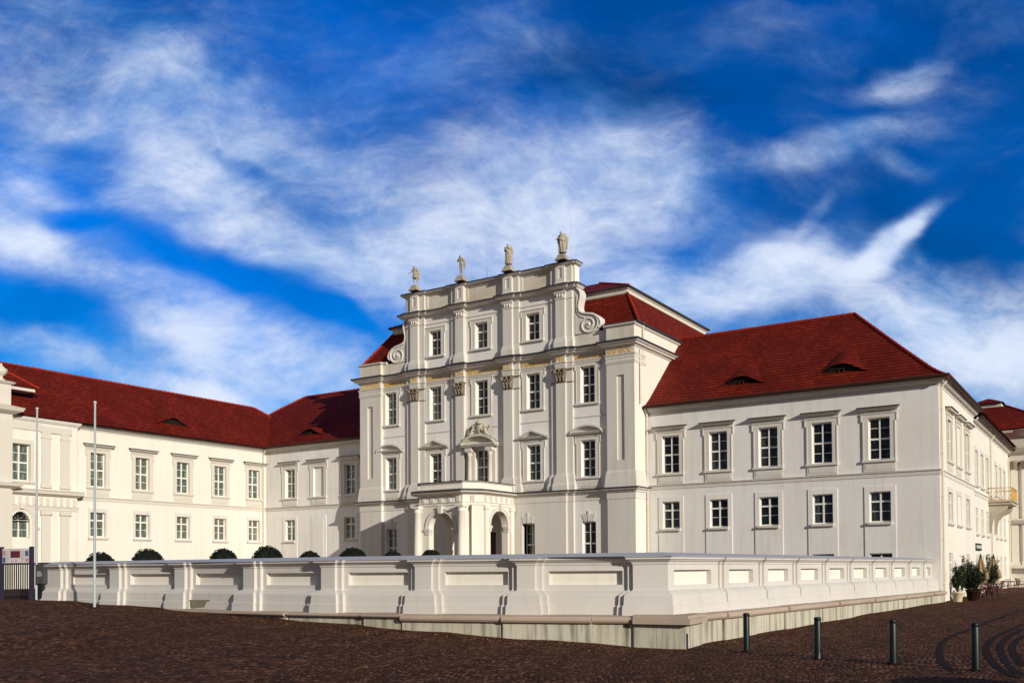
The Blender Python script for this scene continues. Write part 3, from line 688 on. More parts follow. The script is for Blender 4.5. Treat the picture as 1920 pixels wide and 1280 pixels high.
# scrolls (volutes) at the attic ends
VOL = [(-28.3,14.05),(-28.3,16.86),(-28.17,17.0),(-27.95,16.86),(-27.81,16.62),(-27.81,16.40),(-27.90,16.1),(-27.96,15.8),(-27.90,15.52),(-27.70,15.38),(-27.40,15.31),(-27.03,15.24),(-26.78,15.12),(-26.55,14.92),(-26.42,14.67),(-26.47,14.5),(-26.62,14.4),(-26.75,14.25),(-26.93,14.12)]
def volute(mirror):
    def mx_(p): return (2*MC-p[0]+.02, p[1]) if mirror else p
    pts = [mx_(p) for p in VOL]
    if not mirror: pts = pts[::-1]
    mb = MB(); mb.prism(F0, pts[::-1] if False else pts, -.55, 0.0)
    for i in range(2, len(VOL)-1): pass
    edge = [mx_((x-.06*0, z)) for x, z in VOL[2:16]]
    def band(path, r, o):
        mb.tube([F0.p(u, z, o) for u, z in path], r, 6)
    band([mx_((x-.07, z-.03)) for x, z in VOL[2:17]], .075, .02)
    inn = [(-28.12,16.5),(-28.13,16.2),(-28.17,15.85),(-28.12,15.45),(-27.9,15.17),(-27.6,15.06)]
    band([mx_(p) for p in inn], .045, .01)
    cx_, cz_ = -27.32, 14.62
    sp = []
    for k in range(44):
        t = k/43; a = math.pi*.55-t*math.pi*4.2; r = .60*(1-t)**.9+.03; sp.append(mx_((cx_+r*math.cos(a)*1.12, cz_+r*math.sin(a))))
    band(sp, [.07-.03*k/43 for k in range(44)], .02)
    mb.ball(F0.p(*mx_((cx_, cz_)), .03), .11, .08, .11, 10, 8)
    mb.build('volute', M_TRIMW, palace)
volute(False); volute(True)
# low parapets over the outer bays and corner piers
for a, b, c, d in ((CL[1], AL, CL[0], CL[1]), (AR, CR[0], CR[0], CR[1])):
    mb = MB(); wall_face(mb, F0, a, b, 13.3, 14.12, [], .1)
    mb.q((c, YC, 13.3), (d, YC, 13.3), (d, YC, 14.12), (c, YC, 14.12)); xs = d if c < -40 else c
    mb.q((xs, YC, 13.3), (xs, YB, 13.3), (xs, YB, 14.12), (xs, YC, 14.12)); mb.build('low_parapet', M_ATTIC, palace)
mb = MB()
mb.sweep([(CL[0], 62), (CL[0], YC), (CL[1], YC), (CL[1], YB), (-43.2, YB)], [(0, 14.1), (.05, 14.13), (.12, 14.18), (.14, 14.26), (-.3, 14.32)]); mb.build('parapet_coping', M_TRIMW, palace); mb = MB()
mb.sweep([(-26.3, YB), (CR[0], YB), (CR[0], YC), (CR[1], YC), (CR[1], 63)], [(0, 14.1), (.05, 14.13), (.12, 14.18), (.14, 14.26), (-.3, 14.32)])
mb.build('parapet_coping', M_TRIMW, palace)

# roofs ------------------------------------------------------------
def hip_tiles(lines, par):
    for p, q in lines:
        rb = MB(); p, q = Vector(p), Vector(q); L = (q-p).length; n = max(1, int(L/.36)); d = (q-p)/n
        for i in range(n): rb.tube([p+d*i, p+d*(i+1.1)], [.105, .075], 7)
        rb.build('ridge_tiles', M_RIDGE, par)
def ring_roof(name, x0, x1, y0, y1, prof, hip=(1,1,1,1), m=None, top=False, label=None, ridge=True):
    mb = MB(); V = []
    for d, z in prof:
        V.append([(x0+d*hip[0], y0+d*hip[2], z), (x1-d*hip[1], y0+d*hip[2], z), (x1-d*hip[1], y1-d*hip[3], z), (x0+d*hip[0], y1-d*hip[3], z)])
    for a, b in zip(V, V[1:]):
        for k in range(4):
            j = (k+1) % 4; mb.q(a[k], a[j], b[j], b[k])
    if top: mb.q(*V[-1])
    r = mb.build(name, m or M_ROOF, palace, label)
    if ridge:
        ln = []; tiles = lambda p, q: ln.append((p, q))
        for k, h in ((0, hip[0] and hip[2]), (1, hip[1] and hip[2]), (2, hip[1] and hip[3]), (3, hip[0] and hip[3])):
            if h:
                for a, b in zip(V, V[1:]): tiles(a[k], b[k])
        t = V[-1]
        if not top:
            if abs(t[0][1]-t[3][1]) < .3: tiles(((t[0][0]), (t[0][1]+t[3][1])/2, t[0][2]), (t[1][0], (t[1][1]+t[2][1])/2, t[1][2]))
            if abs(t[0][0]-t[1][0]) < .3: tiles(((t[0][0]+t[1][0])/2, t[0][1], t[0][2]), ((t[3][0]+t[2][0])/2, t[3][1], t[3][2]))
        hip_tiles(ln, r)
    return r
# centre: steep lower roof, pale band, low upper roof
def centre_roof():
    mb = MB(); P = [(0, 14.32), (.35, 14.78), (.75, 15.42), (1.15, 16.05), (1.52, 16.62)]; xa, xb, ya, yb = CL[0]-.12, CR[1]+.18, 48.9, 64.2
    for (d, z), (e, w) in zip(P, P[1:]):
        mb.q((xb-d, ya+d, z), (xb-d, yb-d, z), (xb-e, yb-e, w), (xb-e, ya+e, w)); mb.q((xa+d, yb-d, z), (xa+d, ya+d, z), (xa+e, ya+e, w), (xa+e, yb-e, w))
        mb.q((xb-d, yb-d, z), (xa+d, yb-d, z), (xa+e, yb-e, w), (xb-e, yb-e, w))
        mb.q((xa+d, ya+d, z), (AL, ya+d, z), (AL, ya+e, w), (xa+e, ya+e, w)); mb.q((AR, ya+d, z), (xb-d, ya+d, z), (xb-e, ya+e, w), (AR, ya+e, w))
    for (d, z), (e, w) in zip([(.50, 15.02)]+P[2:], P[2:]): mb.q((AL, ya+d, z), (AR, ya+d, z), (AR, ya+e, w), (AL, ya+e, w))
    r = mb.build('roof', M_ROOF, palace, 'steep red lower roof of the central block')
    hip_tiles([((xb, ya, 14.32), (xb-1.52, ya+1.52, 16.62)), ((xa, ya, 14.32), (xa+1.52, ya+1.52, 16.62))], r)
centre_roof()
mb = MB(); bx = (CL[0]+1.42, CR[1]-1.36, 50.4, 62.66)
mb.sweep([(bx[0], bx[3]), (bx[0], bx[2]), (bx[1], bx[2]), (bx[1], bx[3])], [(0, 16.55), (.0, 16.62), (.03, 16.63), (.03, 16.84), (.10, 16.87), (.13, 16.95), (0, 16.96)], closed=True); mb.build('roof_band', M_TRIM, palace)
ring_roof('upper_roof', bx[0]-.2, bx[1]+.2, bx[2]-.2, bx[3]+.2, [(0, 16.97), (.02, 17.02), (4.3, 18.93)], top=True)
mb = MB(); mb.sweep([(bx[0], bx[3]), (bx[0], bx[2]), (bx[1], bx[2]), (bx[1], bx[3])], [(.14, 16.96), (.26, 16.955), (.28, 17.03), (.2, 17.04)], closed=True); mb.build('upper_gutter', M_FLASH, palace)
mb = MB(); mb.sweep([(-26.15, 48.62), (CR[1]+.12, 48.62), (CR[1]+.12, 63)], [(.02, 14.28), (.12, 14.26), (.14, 14.36), (.06, 14.38)]); mb.build('gutter', M_FLASH, palace)

WP = [(0, 9.40), (.5, 9.70), (1.0, 10.08), (1.7, 10.72), (2.6, 11.55), (3.8, 12.68), (5.0, 13.82), (5.9, 14.68)]
# right front range (hip to the right, runs into the centre block on the left)
def wing_right():
    mb = MB(); y0 = 49.5; x1 = -7.45; L = x1-(-24.2); V = []
    for d, z in WP: V.append([(-26.5, y0+d, z), (x1-d, y0+d, z), (x1-d, 84, z), (-26.5, 61.3-d, z), (x1-11.8+d, 61.3-d, z), (x1-11.8+d, 84, z)])
    for a, b in zip(V, V[1:]):
        mb.q(a[0], a[1], b[1], b[0]); mb.q(a[1], a[2], b[2], b[1]); mb.q(a[4], a[3], b[3], b[4]); mb.q(a[5], a[4], b[4], b[5])
    r = mb.build('roof', M_ROOF, palace, 'long red hipped roof over the right wing')
    hip_tiles([(a[1], b[1]) for a, b in zip(V, V[1:])]+[(V[-1][0], V[-1][1]), (V[-1][1], V[-1][2])], r)
    return r
roof_r = wing_right()
# short left range
roof_s = ring_roof('roof', -64.9, -44.0, 49.5, 62.5, [(0, 9.35), (.5, 9.64), (1.0, 10.0), (1.7, 10.62), (2.6, 11.4), (3.8, 12.45), (5.0, 13.45), (6.45, 14.55)], hip=(1,0,1,1))
# long left range toward the viewer
roof_l = ring_roof('roof', -66.4, -55.85, 18.0, 58.0, [(0, 9.42), (.5, 9.72), (1.0, 10.1), (1.7, 10.66), (2.6, 11.38), (3.8, 12.32), (5.25, 13.42)], hip=(1,1,1,1))

def eyebrow(fr, uc, o_of_z, zb, h, hw, back, parent):
    # fr outward frame; roof point at height z sits at outward offset o_of_z(z)
    mb = MB(); nu, nt_ = 24, 10; G = []
    for j in range(nt_+1):
        t = j/nt_; row = []
        for i in range(nu+1):
            s_ = -1+2*i/nu; c = (math.cos(s_*math.pi)+1)/2; c = c**.9
            zf = zb+h*c; of = o_of_z(zb)+.0
            zt = zb+(h*c)*back; ot = o_of_z(zt)
            e = .03
            z = zf+(zt-zf)*t; o = of+(ot-of)*t
            row.append(fr.p(uc+s_*hw, z+e, o+e))
        G.append(row)
    for j in range(nt_):
        for i in range(nu): mb.q(G[j][i], G[j][i+1], G[j+1][i+1], G[j+1][i], smooth=True)
    d = mb.build('eyebrow_dormer', M_ROOF, parent)
    mb = MB()
    for i in range(nu):
        a, b = G[0][i], G[0][i+1]; s0 = -1+2*i/nu; s1 = -1+2*(i+1)/nu; o = o_of_z(zb)-.18
        mb.q(fr.p(uc+s0*hw, zb-.05, o), fr.p(uc+s1*hw, zb-.05, o), fr.p(uc+s1*hw, b[2], o), fr.p(uc+s0*hw, a[2], o))
    mb.build('dormer_opening', M_DARK, d)
    mb = MB(); o = o_of_z(zb)-.14
    mb.fb(fr, uc-.14, uc-.11, zb-.02, zb+h*.55, o, o+.05); mb.fb(fr, uc+.11, uc+.14, zb-.02, zb+h*.55, o, o+.05); mb.fb(fr, uc-.14, uc+.14, zb+h*.55, zb+h*.6, o, o+.05)
    mb.build('dormer_frame', M_COPPER, d)
def prof_o(P, base):
    def g(z):
        for (d0, z0), (d1, z1) in zip(P, P[1:]):
            if z <= z1: return base-(d0+(d1-d0)*(z-z0)/(z1-z0))
        return base-P[-1][0]
    return g
oz = prof_o(WP, .5)
eyebrow(front(50.0), -18.6, oz, 10.3, .52, 1.55, 3.1, roof_r); eyebrow(front(50.0), -13.0, oz, 10.32, .55, 1.55, 3.1, roof_r)
eyebrow(front(50.0), -52.7, prof_o([(0, 9.35), (.5, 9.64), (1.0, 10.0), (1.7, 10.62), (2.6, 11.4), (3.8, 12.45), (5.0, 13.45), (6.45, 14.55)], .5), 10.2, .5, 1.5, 3.0, roof_s)
eyebrow(side(-56.3), 42.2, prof_o([(0, 9.42), (.5, 9.72), (1.0, 10.1), (1.7, 10.66), (2.6, 11.38), (3.8, 12.32), (5.25, 13.42)], .45), 10.25, .5, 1.5, 3.0, roof_l)

# wings: walls ------------------------------------------------------
YR, XL, XR = 50.02, -56.62, -8.0
RW = [-22.63, -19.70, -16.80, -13.85, -10.90]
ZU, ZW = (5.52, 7.70), (2.30, 3.88)
def panel_strip(mb, fr, uc, o=0., z1=4.16, z0=-2.2, hw=.80, holes=()):
    # shallow raised strip carrying the lower and basement window, open at each window
    a, b = uc-hw, uc+hw; wz = sorted(holes, key=lambda h: h[2]); zc = z0
    for h in wz:
        if h[2] > zc: mb.fb(fr, a, b, zc, h[2]-.001, o-.02, o+.04)
        mb.fb(fr, a, h[0], h[2], h[3], o-.02, o+.04); mb.fb(fr, h[1], b, h[2], h[3], o-.02, o+.04); zc = h[3]+.001
    mb.fb(fr, a, b, zc, z1, o-.02, o+.04)
fR = front(YR)
holes = []
for i, x in enumerate(RW):
    holes += [(x-.54, x+.54, *ZU), (x-.54, x+.54, *ZW), (x-.57, x+.57, -.9, .70)]
mb = MB(); wall_face(mb, fR, CR[1]-.3, XR, -2.3, 9.35, holes, .24); mb.build('wing_wall', M_WALL, palace)
for x in RW:
    mb = MB(); panel_strip(mb, fR, x, hw=.78, holes=[(x-.54, x+.54, *ZW), (x-.57, x+.57, -.9, .70)]); mb.build('window_strip', M_WALL, palace)
for x in RW:
    window(fR, x, 1.08, *ZU, R4, .24, surround='ear', st=.28, apron=4.92, hood=('cornice', 8.02, .88))
    window(fR, x, 1.08, *ZW, R3, .24, o=.04)
    window(fR, x, 1.14, -.9, .70, R3, .24, o=.04, sill=False, name='basement_window')
CORN = [(0, 9.06), (.03, 9.08), (.06, 9.16), (.20, 9.20), (.30, 9.28), (.36, 9.36), (.38, 9.42)]
STR = [(0, 4.60), (.03, 4.61), (.045, 4.80), (.10, 4.82), (.11, 4.88), (0, 4.90)]
mb = MB(); mb.sweep([(CR[1]+.01, YR), (XR, YR), (XR, 62.3)], CORN); mb.build('eaves_cornice', M_TRIMW, palace)
mb = MB(); mb.sweep([(CR[1]+.01, YR), (XR, YR), (XR, 62.3)], STR); mb.build('string_course', M_TRIMW, palace)
def gutter(path, z, zo=.42):
    mb = MB(); mb.sweep(path, [(zo-.06, z-.07), (zo+.03, z-.12), (zo+.12, z-.12), (zo+.18, z-.04), (zo+.18, z+.05), (zo+.05, z+.05)]); mb.build('gutter', M_COPPER, palace)
gutter([(CR[1]+.1, YR), (XR, YR), (XR, 62.3)], 9.47)
def downpipe(x, y, z0, z1, m=M_WHITE, bend=None, r=.055):
    pts = [(x, y, z0), (x, y, z1)]
    if bend: pts += [(x+bend[0]*.3, y+bend[1]*.3, z1+.15), (x+bend[0], y+bend[1], z1+.3), (x+bend[0], y+bend[1], z1+.42)]
    mb = MB(); mb.tube(pts, r, 8)
    for k in range(5):
        zz = z0+(z1-z0)*(.1+.2*k); mb.lathe((x, y, zz), [(r, 0), (r+.015, .0), (r+.015, .05), (r, .05)], 8)
    mb.build('downpipe', m, palace)
M_PIPE = mat('cream_painted_pipe', (.66, .60, .50), .5, .4)
downpipe(XR+.10, YR+.30, -2.0, 8.95, M_PIPE, (.22, 0)); downpipe(CR[1]+.12, YR-.12, -2.0, 9.0, M_PIPE, (.05, -.25)); downpipe(CR[1]+.09, YB+.35, 9.6, 12.8, M_PIPE, r=.045)
downpipe(CR[1]+.1, YB+.75, 13.4, 14.0, M_PIPE, (.05, 0), r=.045)

# right side wall
fS = side(XR); SW = [53.05, 56.1, 59.3]
holes = [(53.05-.62, 53.05+.62, *ZU), (59.3-.62, 59.3+.62, *ZU), (53.05-.62, 53.05+.62, *ZW), (59.3-.62, 59.3+.62, *ZW), (52.45, 53.65, -.9, .7), (58.7, 59.9, -.9, .7)]
mb = MB(); wall_face(mb, fS, YR, 62.3, -2.3, 9.35, holes, .13)
mb.q((XR, 62.3, -2.3), (XR-.4, 62.3, -2.3), (XR-.4, 62.3, 9.35), (XR, 62.3, 9.35)); mb.build('side_wall', M_CREAM, palace)
for i, y in enumerate(SW):
    window(fS, y, 1.24, *ZU, R4, .13, surround='ear', st=.28, apron=4.92, hood=('cornice', 8.02, .95), blind=(i == 1), tm=M_TRIM, gm=M_GLASS)
    window(fS, y, 1.24, *ZW, R3, .13, surround='plain', st=.2, blind=(i == 1), tm=M_TRIMW, gm=M_GLASS)
    if i != 1: window(fS, y, 1.2, -.9, .7, R3, .13, sill=False, name='basement_window', gm=M_GLASS)
X2 = XR-.12; fS2 = side(X2); S2 = [64.2, 66.8, 69.4, 74.4, 76.9, 79.6]
holes = []
for y in S2: holes += [(y-.55, y+.55, 5.1, 7.25), (y-.55, y+.55, 2.05, 3.65), (y-.5, y+.5, -.9, .7)]
mb = MB(); wall_face(mb, fS2, 62.3, 83, -2.3, 9.2, holes, .13); mb.build('side_wall', M_CREAM, palace)
for y in S2:
    window(fS2, y, 1.1, 5.1, 7.25, R4, .13, surround='plain', st=.18, tm=M_TRIMW, gm=M_GLASS)
    window(fS2, y, 1.1, 2.05, 3.65, R3, .13, gm=M_GLASS); window(fS2, y, 1.0, -.9, .7, R3, .13, sill=False, name='basement_window', gm=M_GLASS)
mb = MB(); mb.sweep([(X2, 62.4), (X2, 83)], [(o, z-.3) for o, z in CORN]); mb.build('eaves_cornice', M_TRIMW, palace)
mb = MB(); mb.sweep([(X2, 62.4), (X2, 83)], [(o, z-.2) for o, z in STR]); mb.build('string_course', M_TRIMW, palace)
gutter([(X2, 62.7), (X2, 83)], 9.17)
downpipe(X2+.1, 71.0, -2, 8.6, M_PIPE, (.2, 0)); downpipe(X2+.1, 82.2, -2, 8.6, M_PIPE)
# balcony on the side wall, on a curved bracket
mb = MB(); V0, V1 = 69.9, 73.4
mb.box(X2-.02, X2+1.45, V0, V1, 4.15, 4.32); mb.box(X2-.02, X2+1.55, V0-.1, V1+.1, 4.321, 4.42)
for y in (V0+.15, V1-.35):
    pr = [(X2, 2.2), (X2+.16, 2.3), (X2+.2, 2.75), (X2+.3, 3.2), (X2+.6, 3.5), (X2+.95, 3.65), (X2+1.15, 3.85), (X2+1.2, 4.15), (X2, 4.15)]
    A = [(x, y, z) for x, z in pr]; B = [(x, y+.2, z) for x, z in pr]; n = len(pr)
    mb.mesh(A+B, [tuple(range(n)), tuple(range(2*n-1, n-1, -1))]+[(i, i+n, (i+1) % n+n, (i+1) % n) for i in range(n)])
balc = mb.build('balcony', M_STONE, palace, 'small balcony on a curved bracket on the right side wall')
M_RAIL = mat('gilded_iron_railing', (.50, .28, .06), .45, .5, .3)
mb = MB(); x1 = X2+1.45
for z in (4.46, 5.28): mb.tube([(X2, V0, z), (x1, V0, z), (x1, V1, z), (X2, V1, z)], .025, 6)
pts = [(X2+.06+i*.155, V0) for i in range(9)]+[(x1, V0+i*.16) for i in range(22)]
for k, (x, y) in enumerate(pts):
    if k % 3 == 0: mb.tube([(x, y, 4.42), (x, y, 5.3)], .018, 5)
    else:
        dx, dy = (.05, 0) if y == V0 else (0, .05)
        mb.tube([(x-dx, y-dy, 4.5), (x+dx, y+dy, 4.68), (x-dx, y-dy, 4.9), (x+dx, y+dy, 5.1), (x-dx, y-dy, 5.25)], .014, 5)
mb.build('railing', M_RAIL, balc)
# restaurant sign
M_SIGN = mat('dark_green_sign_board', (.008, .03, .02), .5, .4)
mb = MB(); mb.fb(fS2, 62.9, 65.4, .98, 1.42, .02, .10); sg = mb.build('sign', M_SIGN, palace, 'dark green signboard')
letters('RESTAURANT', fS2, 63.0, 65.3, 1.10, .2, .102, 'lettering', M_WHITE, sg)
# far pavilion of the right side
XF = -5.2; YF = 83.0
mb = MB(); fF = front(YF)
wall_face(mb, fF, -9, XF, -2.3, 9.6, [], .2); mb.box(-20, XF, YF+.01, 103, -2.3, 9.55)
for x in (-7.7, -6.9, -5.6): mb.fb(fF, x-.26, x+.26, .2, 7.7, -.02, .22)
mb.build('far_pavilion_wall', M_CREAM, palace)
for x in (-7.7, -6.9, -5.6):
    mb = MB(); mb.lathe((x, YF-.2, 0), [(.24, 7.7), (.3, 7.78), (.26, 7.9), (.34, 8.1), (.42, 8.25), (.36, 8.3)], 10); mb.build('capital', M_CAP, palace)
    mb = MB(); mb.fb(fF, x-.34, x+.34, -.2, .3, 0, .3); mb.build('column_foot', M_CREAM, palace)
pth = [(-8.2, YF), (-7.98, YF), (-7.98, YF-.25), (-6.6, YF-.25), (-6.6, YF-.05), (-5.9, YF-.05), (-5.9, YF-.25), (XF, YF-.25), (XF, 103)]
mb = MB(); mb.sweep(pth, [(.0, 8.2), (.08, 8.22), (.1, 8.45), (.02, 8.5), (.02, 8.9), (.15, 9.0), (.5, 9.1), (.7, 9.3), (0, 9.45)])
mb.sweep(pth, [(0, 3.3), (.25, 3.4), (.4, 3.6), (0, 3.75)]); mb.sweep(pth, [(.35, -.2), (.3, 0), (.05, .1)])
mb.box(-8.6, XF-.1, YF-.02, 102, 9.4, 10.5)
mb.sweep([(-8.6, YF), (-7.6, YF), (-6.8, YF-.3), (XF, YF-.3), (XF, 102)], [(0, 10.3), (.15, 10.4), (.4, 10.6), (.45, 10.75), (0, 10.85)]); mb.build('far_pavilion_cornice', M_TRIM, palace)
ring_roof('far_roof', -14.6, XF+.3, YF-.4, 101, [(0, 10.9), (.6, 11.5), (1.4, 12.1), (2.6, 12.75), (3.6, 13.3)])
mb = MB(); mb.box(-10.9, -8.9, YF+3.4, 97, 13.2, 13.65); mb.build('roof_band', M_TRIM, palace)
ring_roof('far_upper_roof', -11.3, -8.7, YF+3.1, 97.3, [(0, 13.66), (1.2, 14.2)], ridge=False, top=True)

# left ranges --------------------------------------------------------
SX = [-53.94, -50.95, -47.85]
fSh = front(YR)
holes = [(x-.53, x+.53, *ZU) for x in SX]+[(SX[0]-.53, SX[0]+.53, *ZW), (SX[2]-.53, SX[2]+.53, *ZW)]
mb = MB(); wall_face(mb, fSh, XL, CL[0]+.05, -2.3, 9.35, holes, .24); mb.build('wing_wall', M_WALL, palace)
for i, x in enumerate(SX):
    mb = MB(); panel_strip(mb, fSh, x, hw=.75, holes=[(x-.53, x+.53, *ZW)] if i != 1 else []); mb.build('window_strip', M_WALL, palace)
for i, x in enumerate(SX):
    window(fSh, x, 1.06, *ZU, R4, .24, surround='ear', st=.28, apron=4.92, hood=('cornice', 8.02, .86), blind=(i == 1), gm=M_GLASSG)
    if i != 1: window(fSh, x, 1.06, *ZW, R3, .24, o=.04, gm=M_GLASSC if i == 2 else M_GLASSG)
mb = MB(); z0 = 2.3; mb.fb(fSh, SX[1]-.53, SX[1]+.53, -2, 3.85, .038, .06); mb.build('blind_panel', M_WALL, palace)
fL = side(XL); LY = [36.24, 39.43, 42.62, 45.78, 48.89]
holes = []
for y in LY: holes += [(y-.52, y+.52, *ZU), (y-.52, y+.52, *ZW)]
mb = MB(); wall_face(mb, fL, 34.6, YR, -2.3, 9.35, holes, .24); mb.build('wing_wall', M_CREAM, palace)
for i, y in enumerate(LY):
    window(fL, y, 1.04, *ZU, R4, .24, surround='ear', st=.26, apron=4.95, hood=('cornice', 8.02, .86), tm=M_TRIM, gm=M_GLASSG)
    window(fL, y, 1.04, *ZW, R3, .24, surround='plain', st=.14, gm=M_GLASSC if i > 2 else M_GLASSG)
lp = [(XL, 34.7), (XL, YR), (CL[0]-.01, YR)]
mb = MB(); mb.sweep(lp, CORN); mb.build('eaves_cornice', M_TRIMW, palace)
mb = MB(); mb.sweep(lp, STR); mb.build('string_course', M_TRIM, palace)
gutter([(XL, 25), (XL, YR), (CL[0]-.1, YR)], 9.46)
downpipe(XL+.1, 34.75, -2, 8.9, M_PIPE, (.3, 0)); downpipe(XL+.12, YR-.3, -2, 8.9, M_PIPE, (.3, -.1))
# left pavilion: grey pilaster pairs over an arched ground floor
XP = -56.2; fP = side(XP)
wy = 31.08
mb = MB(); wall_face(mb, fP, 20, 34.6, -2.3, 9.35, [(wy-.56, wy+.56, 5.52, 7.72), (wy-.56, wy+.56, 2.1, 3.15)]+[(wy-.56*math.cos(a), wy+.56*math.cos(a), 3.15+.56*math.sin(a0), 3.15+.56*math.sin(a)) for a0, a in [(k*.26, (k+1)*.26) for k in range(6)] if math.cos(a) > .05], .3)
mb.q((XP, 34.6, -2.3), (XP, 34.6, 9.35), (XL, 34.6, 9.35), (XL, 34.6, -2.3)); mb.build('pavilion_wall', M_CREAM, palace)
window(fP, wy, 1.12, 5.52, 7.72, R4, .3, surround='plain', st=.2, tm=M_TRIM, gm=M_GLASSG)
# arched window
mb = MB(); ro = -.3
mb.fb(fP, wy-.56, wy-.5, 2.1, 3.15, ro-.03, ro+.06); mb.fb(fP, wy+.5, wy+.56, 2.1, 3.15, ro-.03, ro+.06); mb.fb(fP, wy-.03, wy+.03, 2.1, 3.2, ro-.02, ro+.07)
mb.fb(fP, wy-.56, wy+.56, 2.1, 2.16, ro-.03, ro+.06); mb.fb(fP, wy-.56, wy+.56, 3.12, 3.18, ro-.02, ro+.065); mb.fb(fP, wy-.5, wy+.5, 2.6, 2.625, ro-.02, ro+.04)
mb.tube([fP.p(wy+.53*math.cos(a), 3.15+.53*math.sin(a), ro+.02) for a in [math.pi*k/14 for k in range(15)]], .035, 5)
for a in (math.pi/4, 3*math.pi/4, math.pi/2): mb.tube([fP.p(wy, 3.15, ro+.02), fP.p(wy+.53*math.cos(a), 3.15+.53*math.sin(a), ro+.02)], .02, 5)
w_ = mb.build('arched_window', M_WHITE, palace)
mb = MB(); mb.prism(fP, [(wy-.55, 2.1), (wy+.55, 2.1)]+[(wy+.55*math.cos(math.pi*k/14), 3.15+.55*math.sin(math.pi*k/14)) for k in range(15)], ro-.02, ro+.0); mb.build('pane', M_GLASSG, w_)
mb = MB()      # archivolt, impost, keystone
for r0, r1, o in ((.78, .98, .07), (.66, .78, .04)):
    for k in range(20):
        a, b = math.pi*k/20, math.pi*(k+1)/20
        V = [(wy+r*math.cos(t), 3.15+r*math.sin(t)) for r, t in ((r0, a), (r1, a), (r1, b), (r0, b))]; mb.prism(fP, V, -.02, o)
    mb.fb(fP, wy+r0, wy+r1, -1.9, 3.15, -.02, o); mb.fb(fP, wy-r1, wy-r0, -1.9, 3.15, -.02, o)
mb.prism(fP, [(wy-.1, 3.85), (wy+.1, 3.85), (wy+.14, 4.2), (wy-.14, 4.2)], 0, .16)
mb.fb(fP, wy+.9, wy+1.12, 2.65, 2.8, 0, .12); mb.build('arch_surround', M_TRIM, palace)
mb = MB()
for a, b in ((32.3, 32.85), (33.5, 34.05)):
    mb.fb(fP, a, b, 5.4, 8.55, -.02, .09); mb.fb(fP, a-.06, b+.06, 5.2, 5.4, -.02, .14); mb.fb(fP, a-.04, b+.04, 8.2, 8.3, -.02, .12)
    mb.fb(fP, a, b, -2.2, 3.75, -.02, .09); mb.fb(fP, a-.08, b+.08, 3.55, 3.8, -.02, .17)
mb.fb(fP, 32.2, 34.2, 8.55, 8.95, -.02, .10); mb.fb(fP, 25, 32.2, 8.6, 9.0, -.02, .07)
mb.build('pilaster', M_TRIM, palace)
mb = MB(); mb.sweep([(XP, 20), (XP, 34.6), (XL, 34.62)], [(0, 3.82), (.05, 3.84), (.05, 4.0), (.09, 4.02), (.09, 4.1), (.0, 4.12)])
mb.sweep([(XP, 20), (XP, 34.6), (XL, 34.62)], [(0, 4.66), (.08, 4.7), (.30, 4.82), (.32, 4.95), (.36, 5.02), (0, 5.1)])
for y in [30.2+.42*k for k in range(11)]: mb.fb(fP, y-.1, y+.1, 4.13, 4.62, -.01, .05)
mb.build('entablature', M_TRIM, palace)
mb = MB(); mb.sweep([(XP, 20), (XP, 34.62), (XL, 34.62)], [(o*.45, z-.04) for o, z in CORN]); mb.build('eaves_cornice', M_TRIMW, palace)
# projecting middle of the left pavilion with attic pedestal
XQ = -55.75; fQ = side(XQ)
mb = MB(); mb.box(XQ-.8, XQ, 20, 30.35, -2.3, 9.5); mb.box(XQ-1.2, XQ-.1, 26, 30.3, 9.7, 11.2)
mb.fb(fQ, 29.55, 30.2, -2.2, 9.0, 0, .1); mb.fb(fQ, 28.6, 29.2, -2.2, 9.0, 0, .1)
mb.build('pavilion_front', M_TRIM, palace)
mb = MB(); mb.sweep([(XQ, 20), (XQ, 30.35), (XP, 30.36)], [(0, 9.3), (.1, 9.34), (.4, 9.5), (.5, 9.7), (0, 9.85)]); mb.sweep([(XQ-.1, 26), (XQ-.1, 30.3), (XQ-1.2, 30.3)], [(0, 11.05), (.1, 11.1), (.2, 11.2), (0, 11.28)])
mb.sweep([(XQ, 20), (XQ, 30.35), (XP, 30.36)], [(0, 4.9), (.1, 4.95), (.4, 5.1), (.45, 5.25), (0, 5.35)]); mb.build('pavilion_cornice', M_TRIM, palace)
# upper little roof over the left pavilion
ring_roof('pavilion_roof', -62.2, -56.9, 22, 32.6, [(0, 11.3), (2.6, 13.3)], hip=(1,1,1,1))
mb = MB(); mb.box(-62.0, -57.05, 22.2, 32.4, 11.08, 11.29); mb.build('roof_band', M_TRIM, palace)

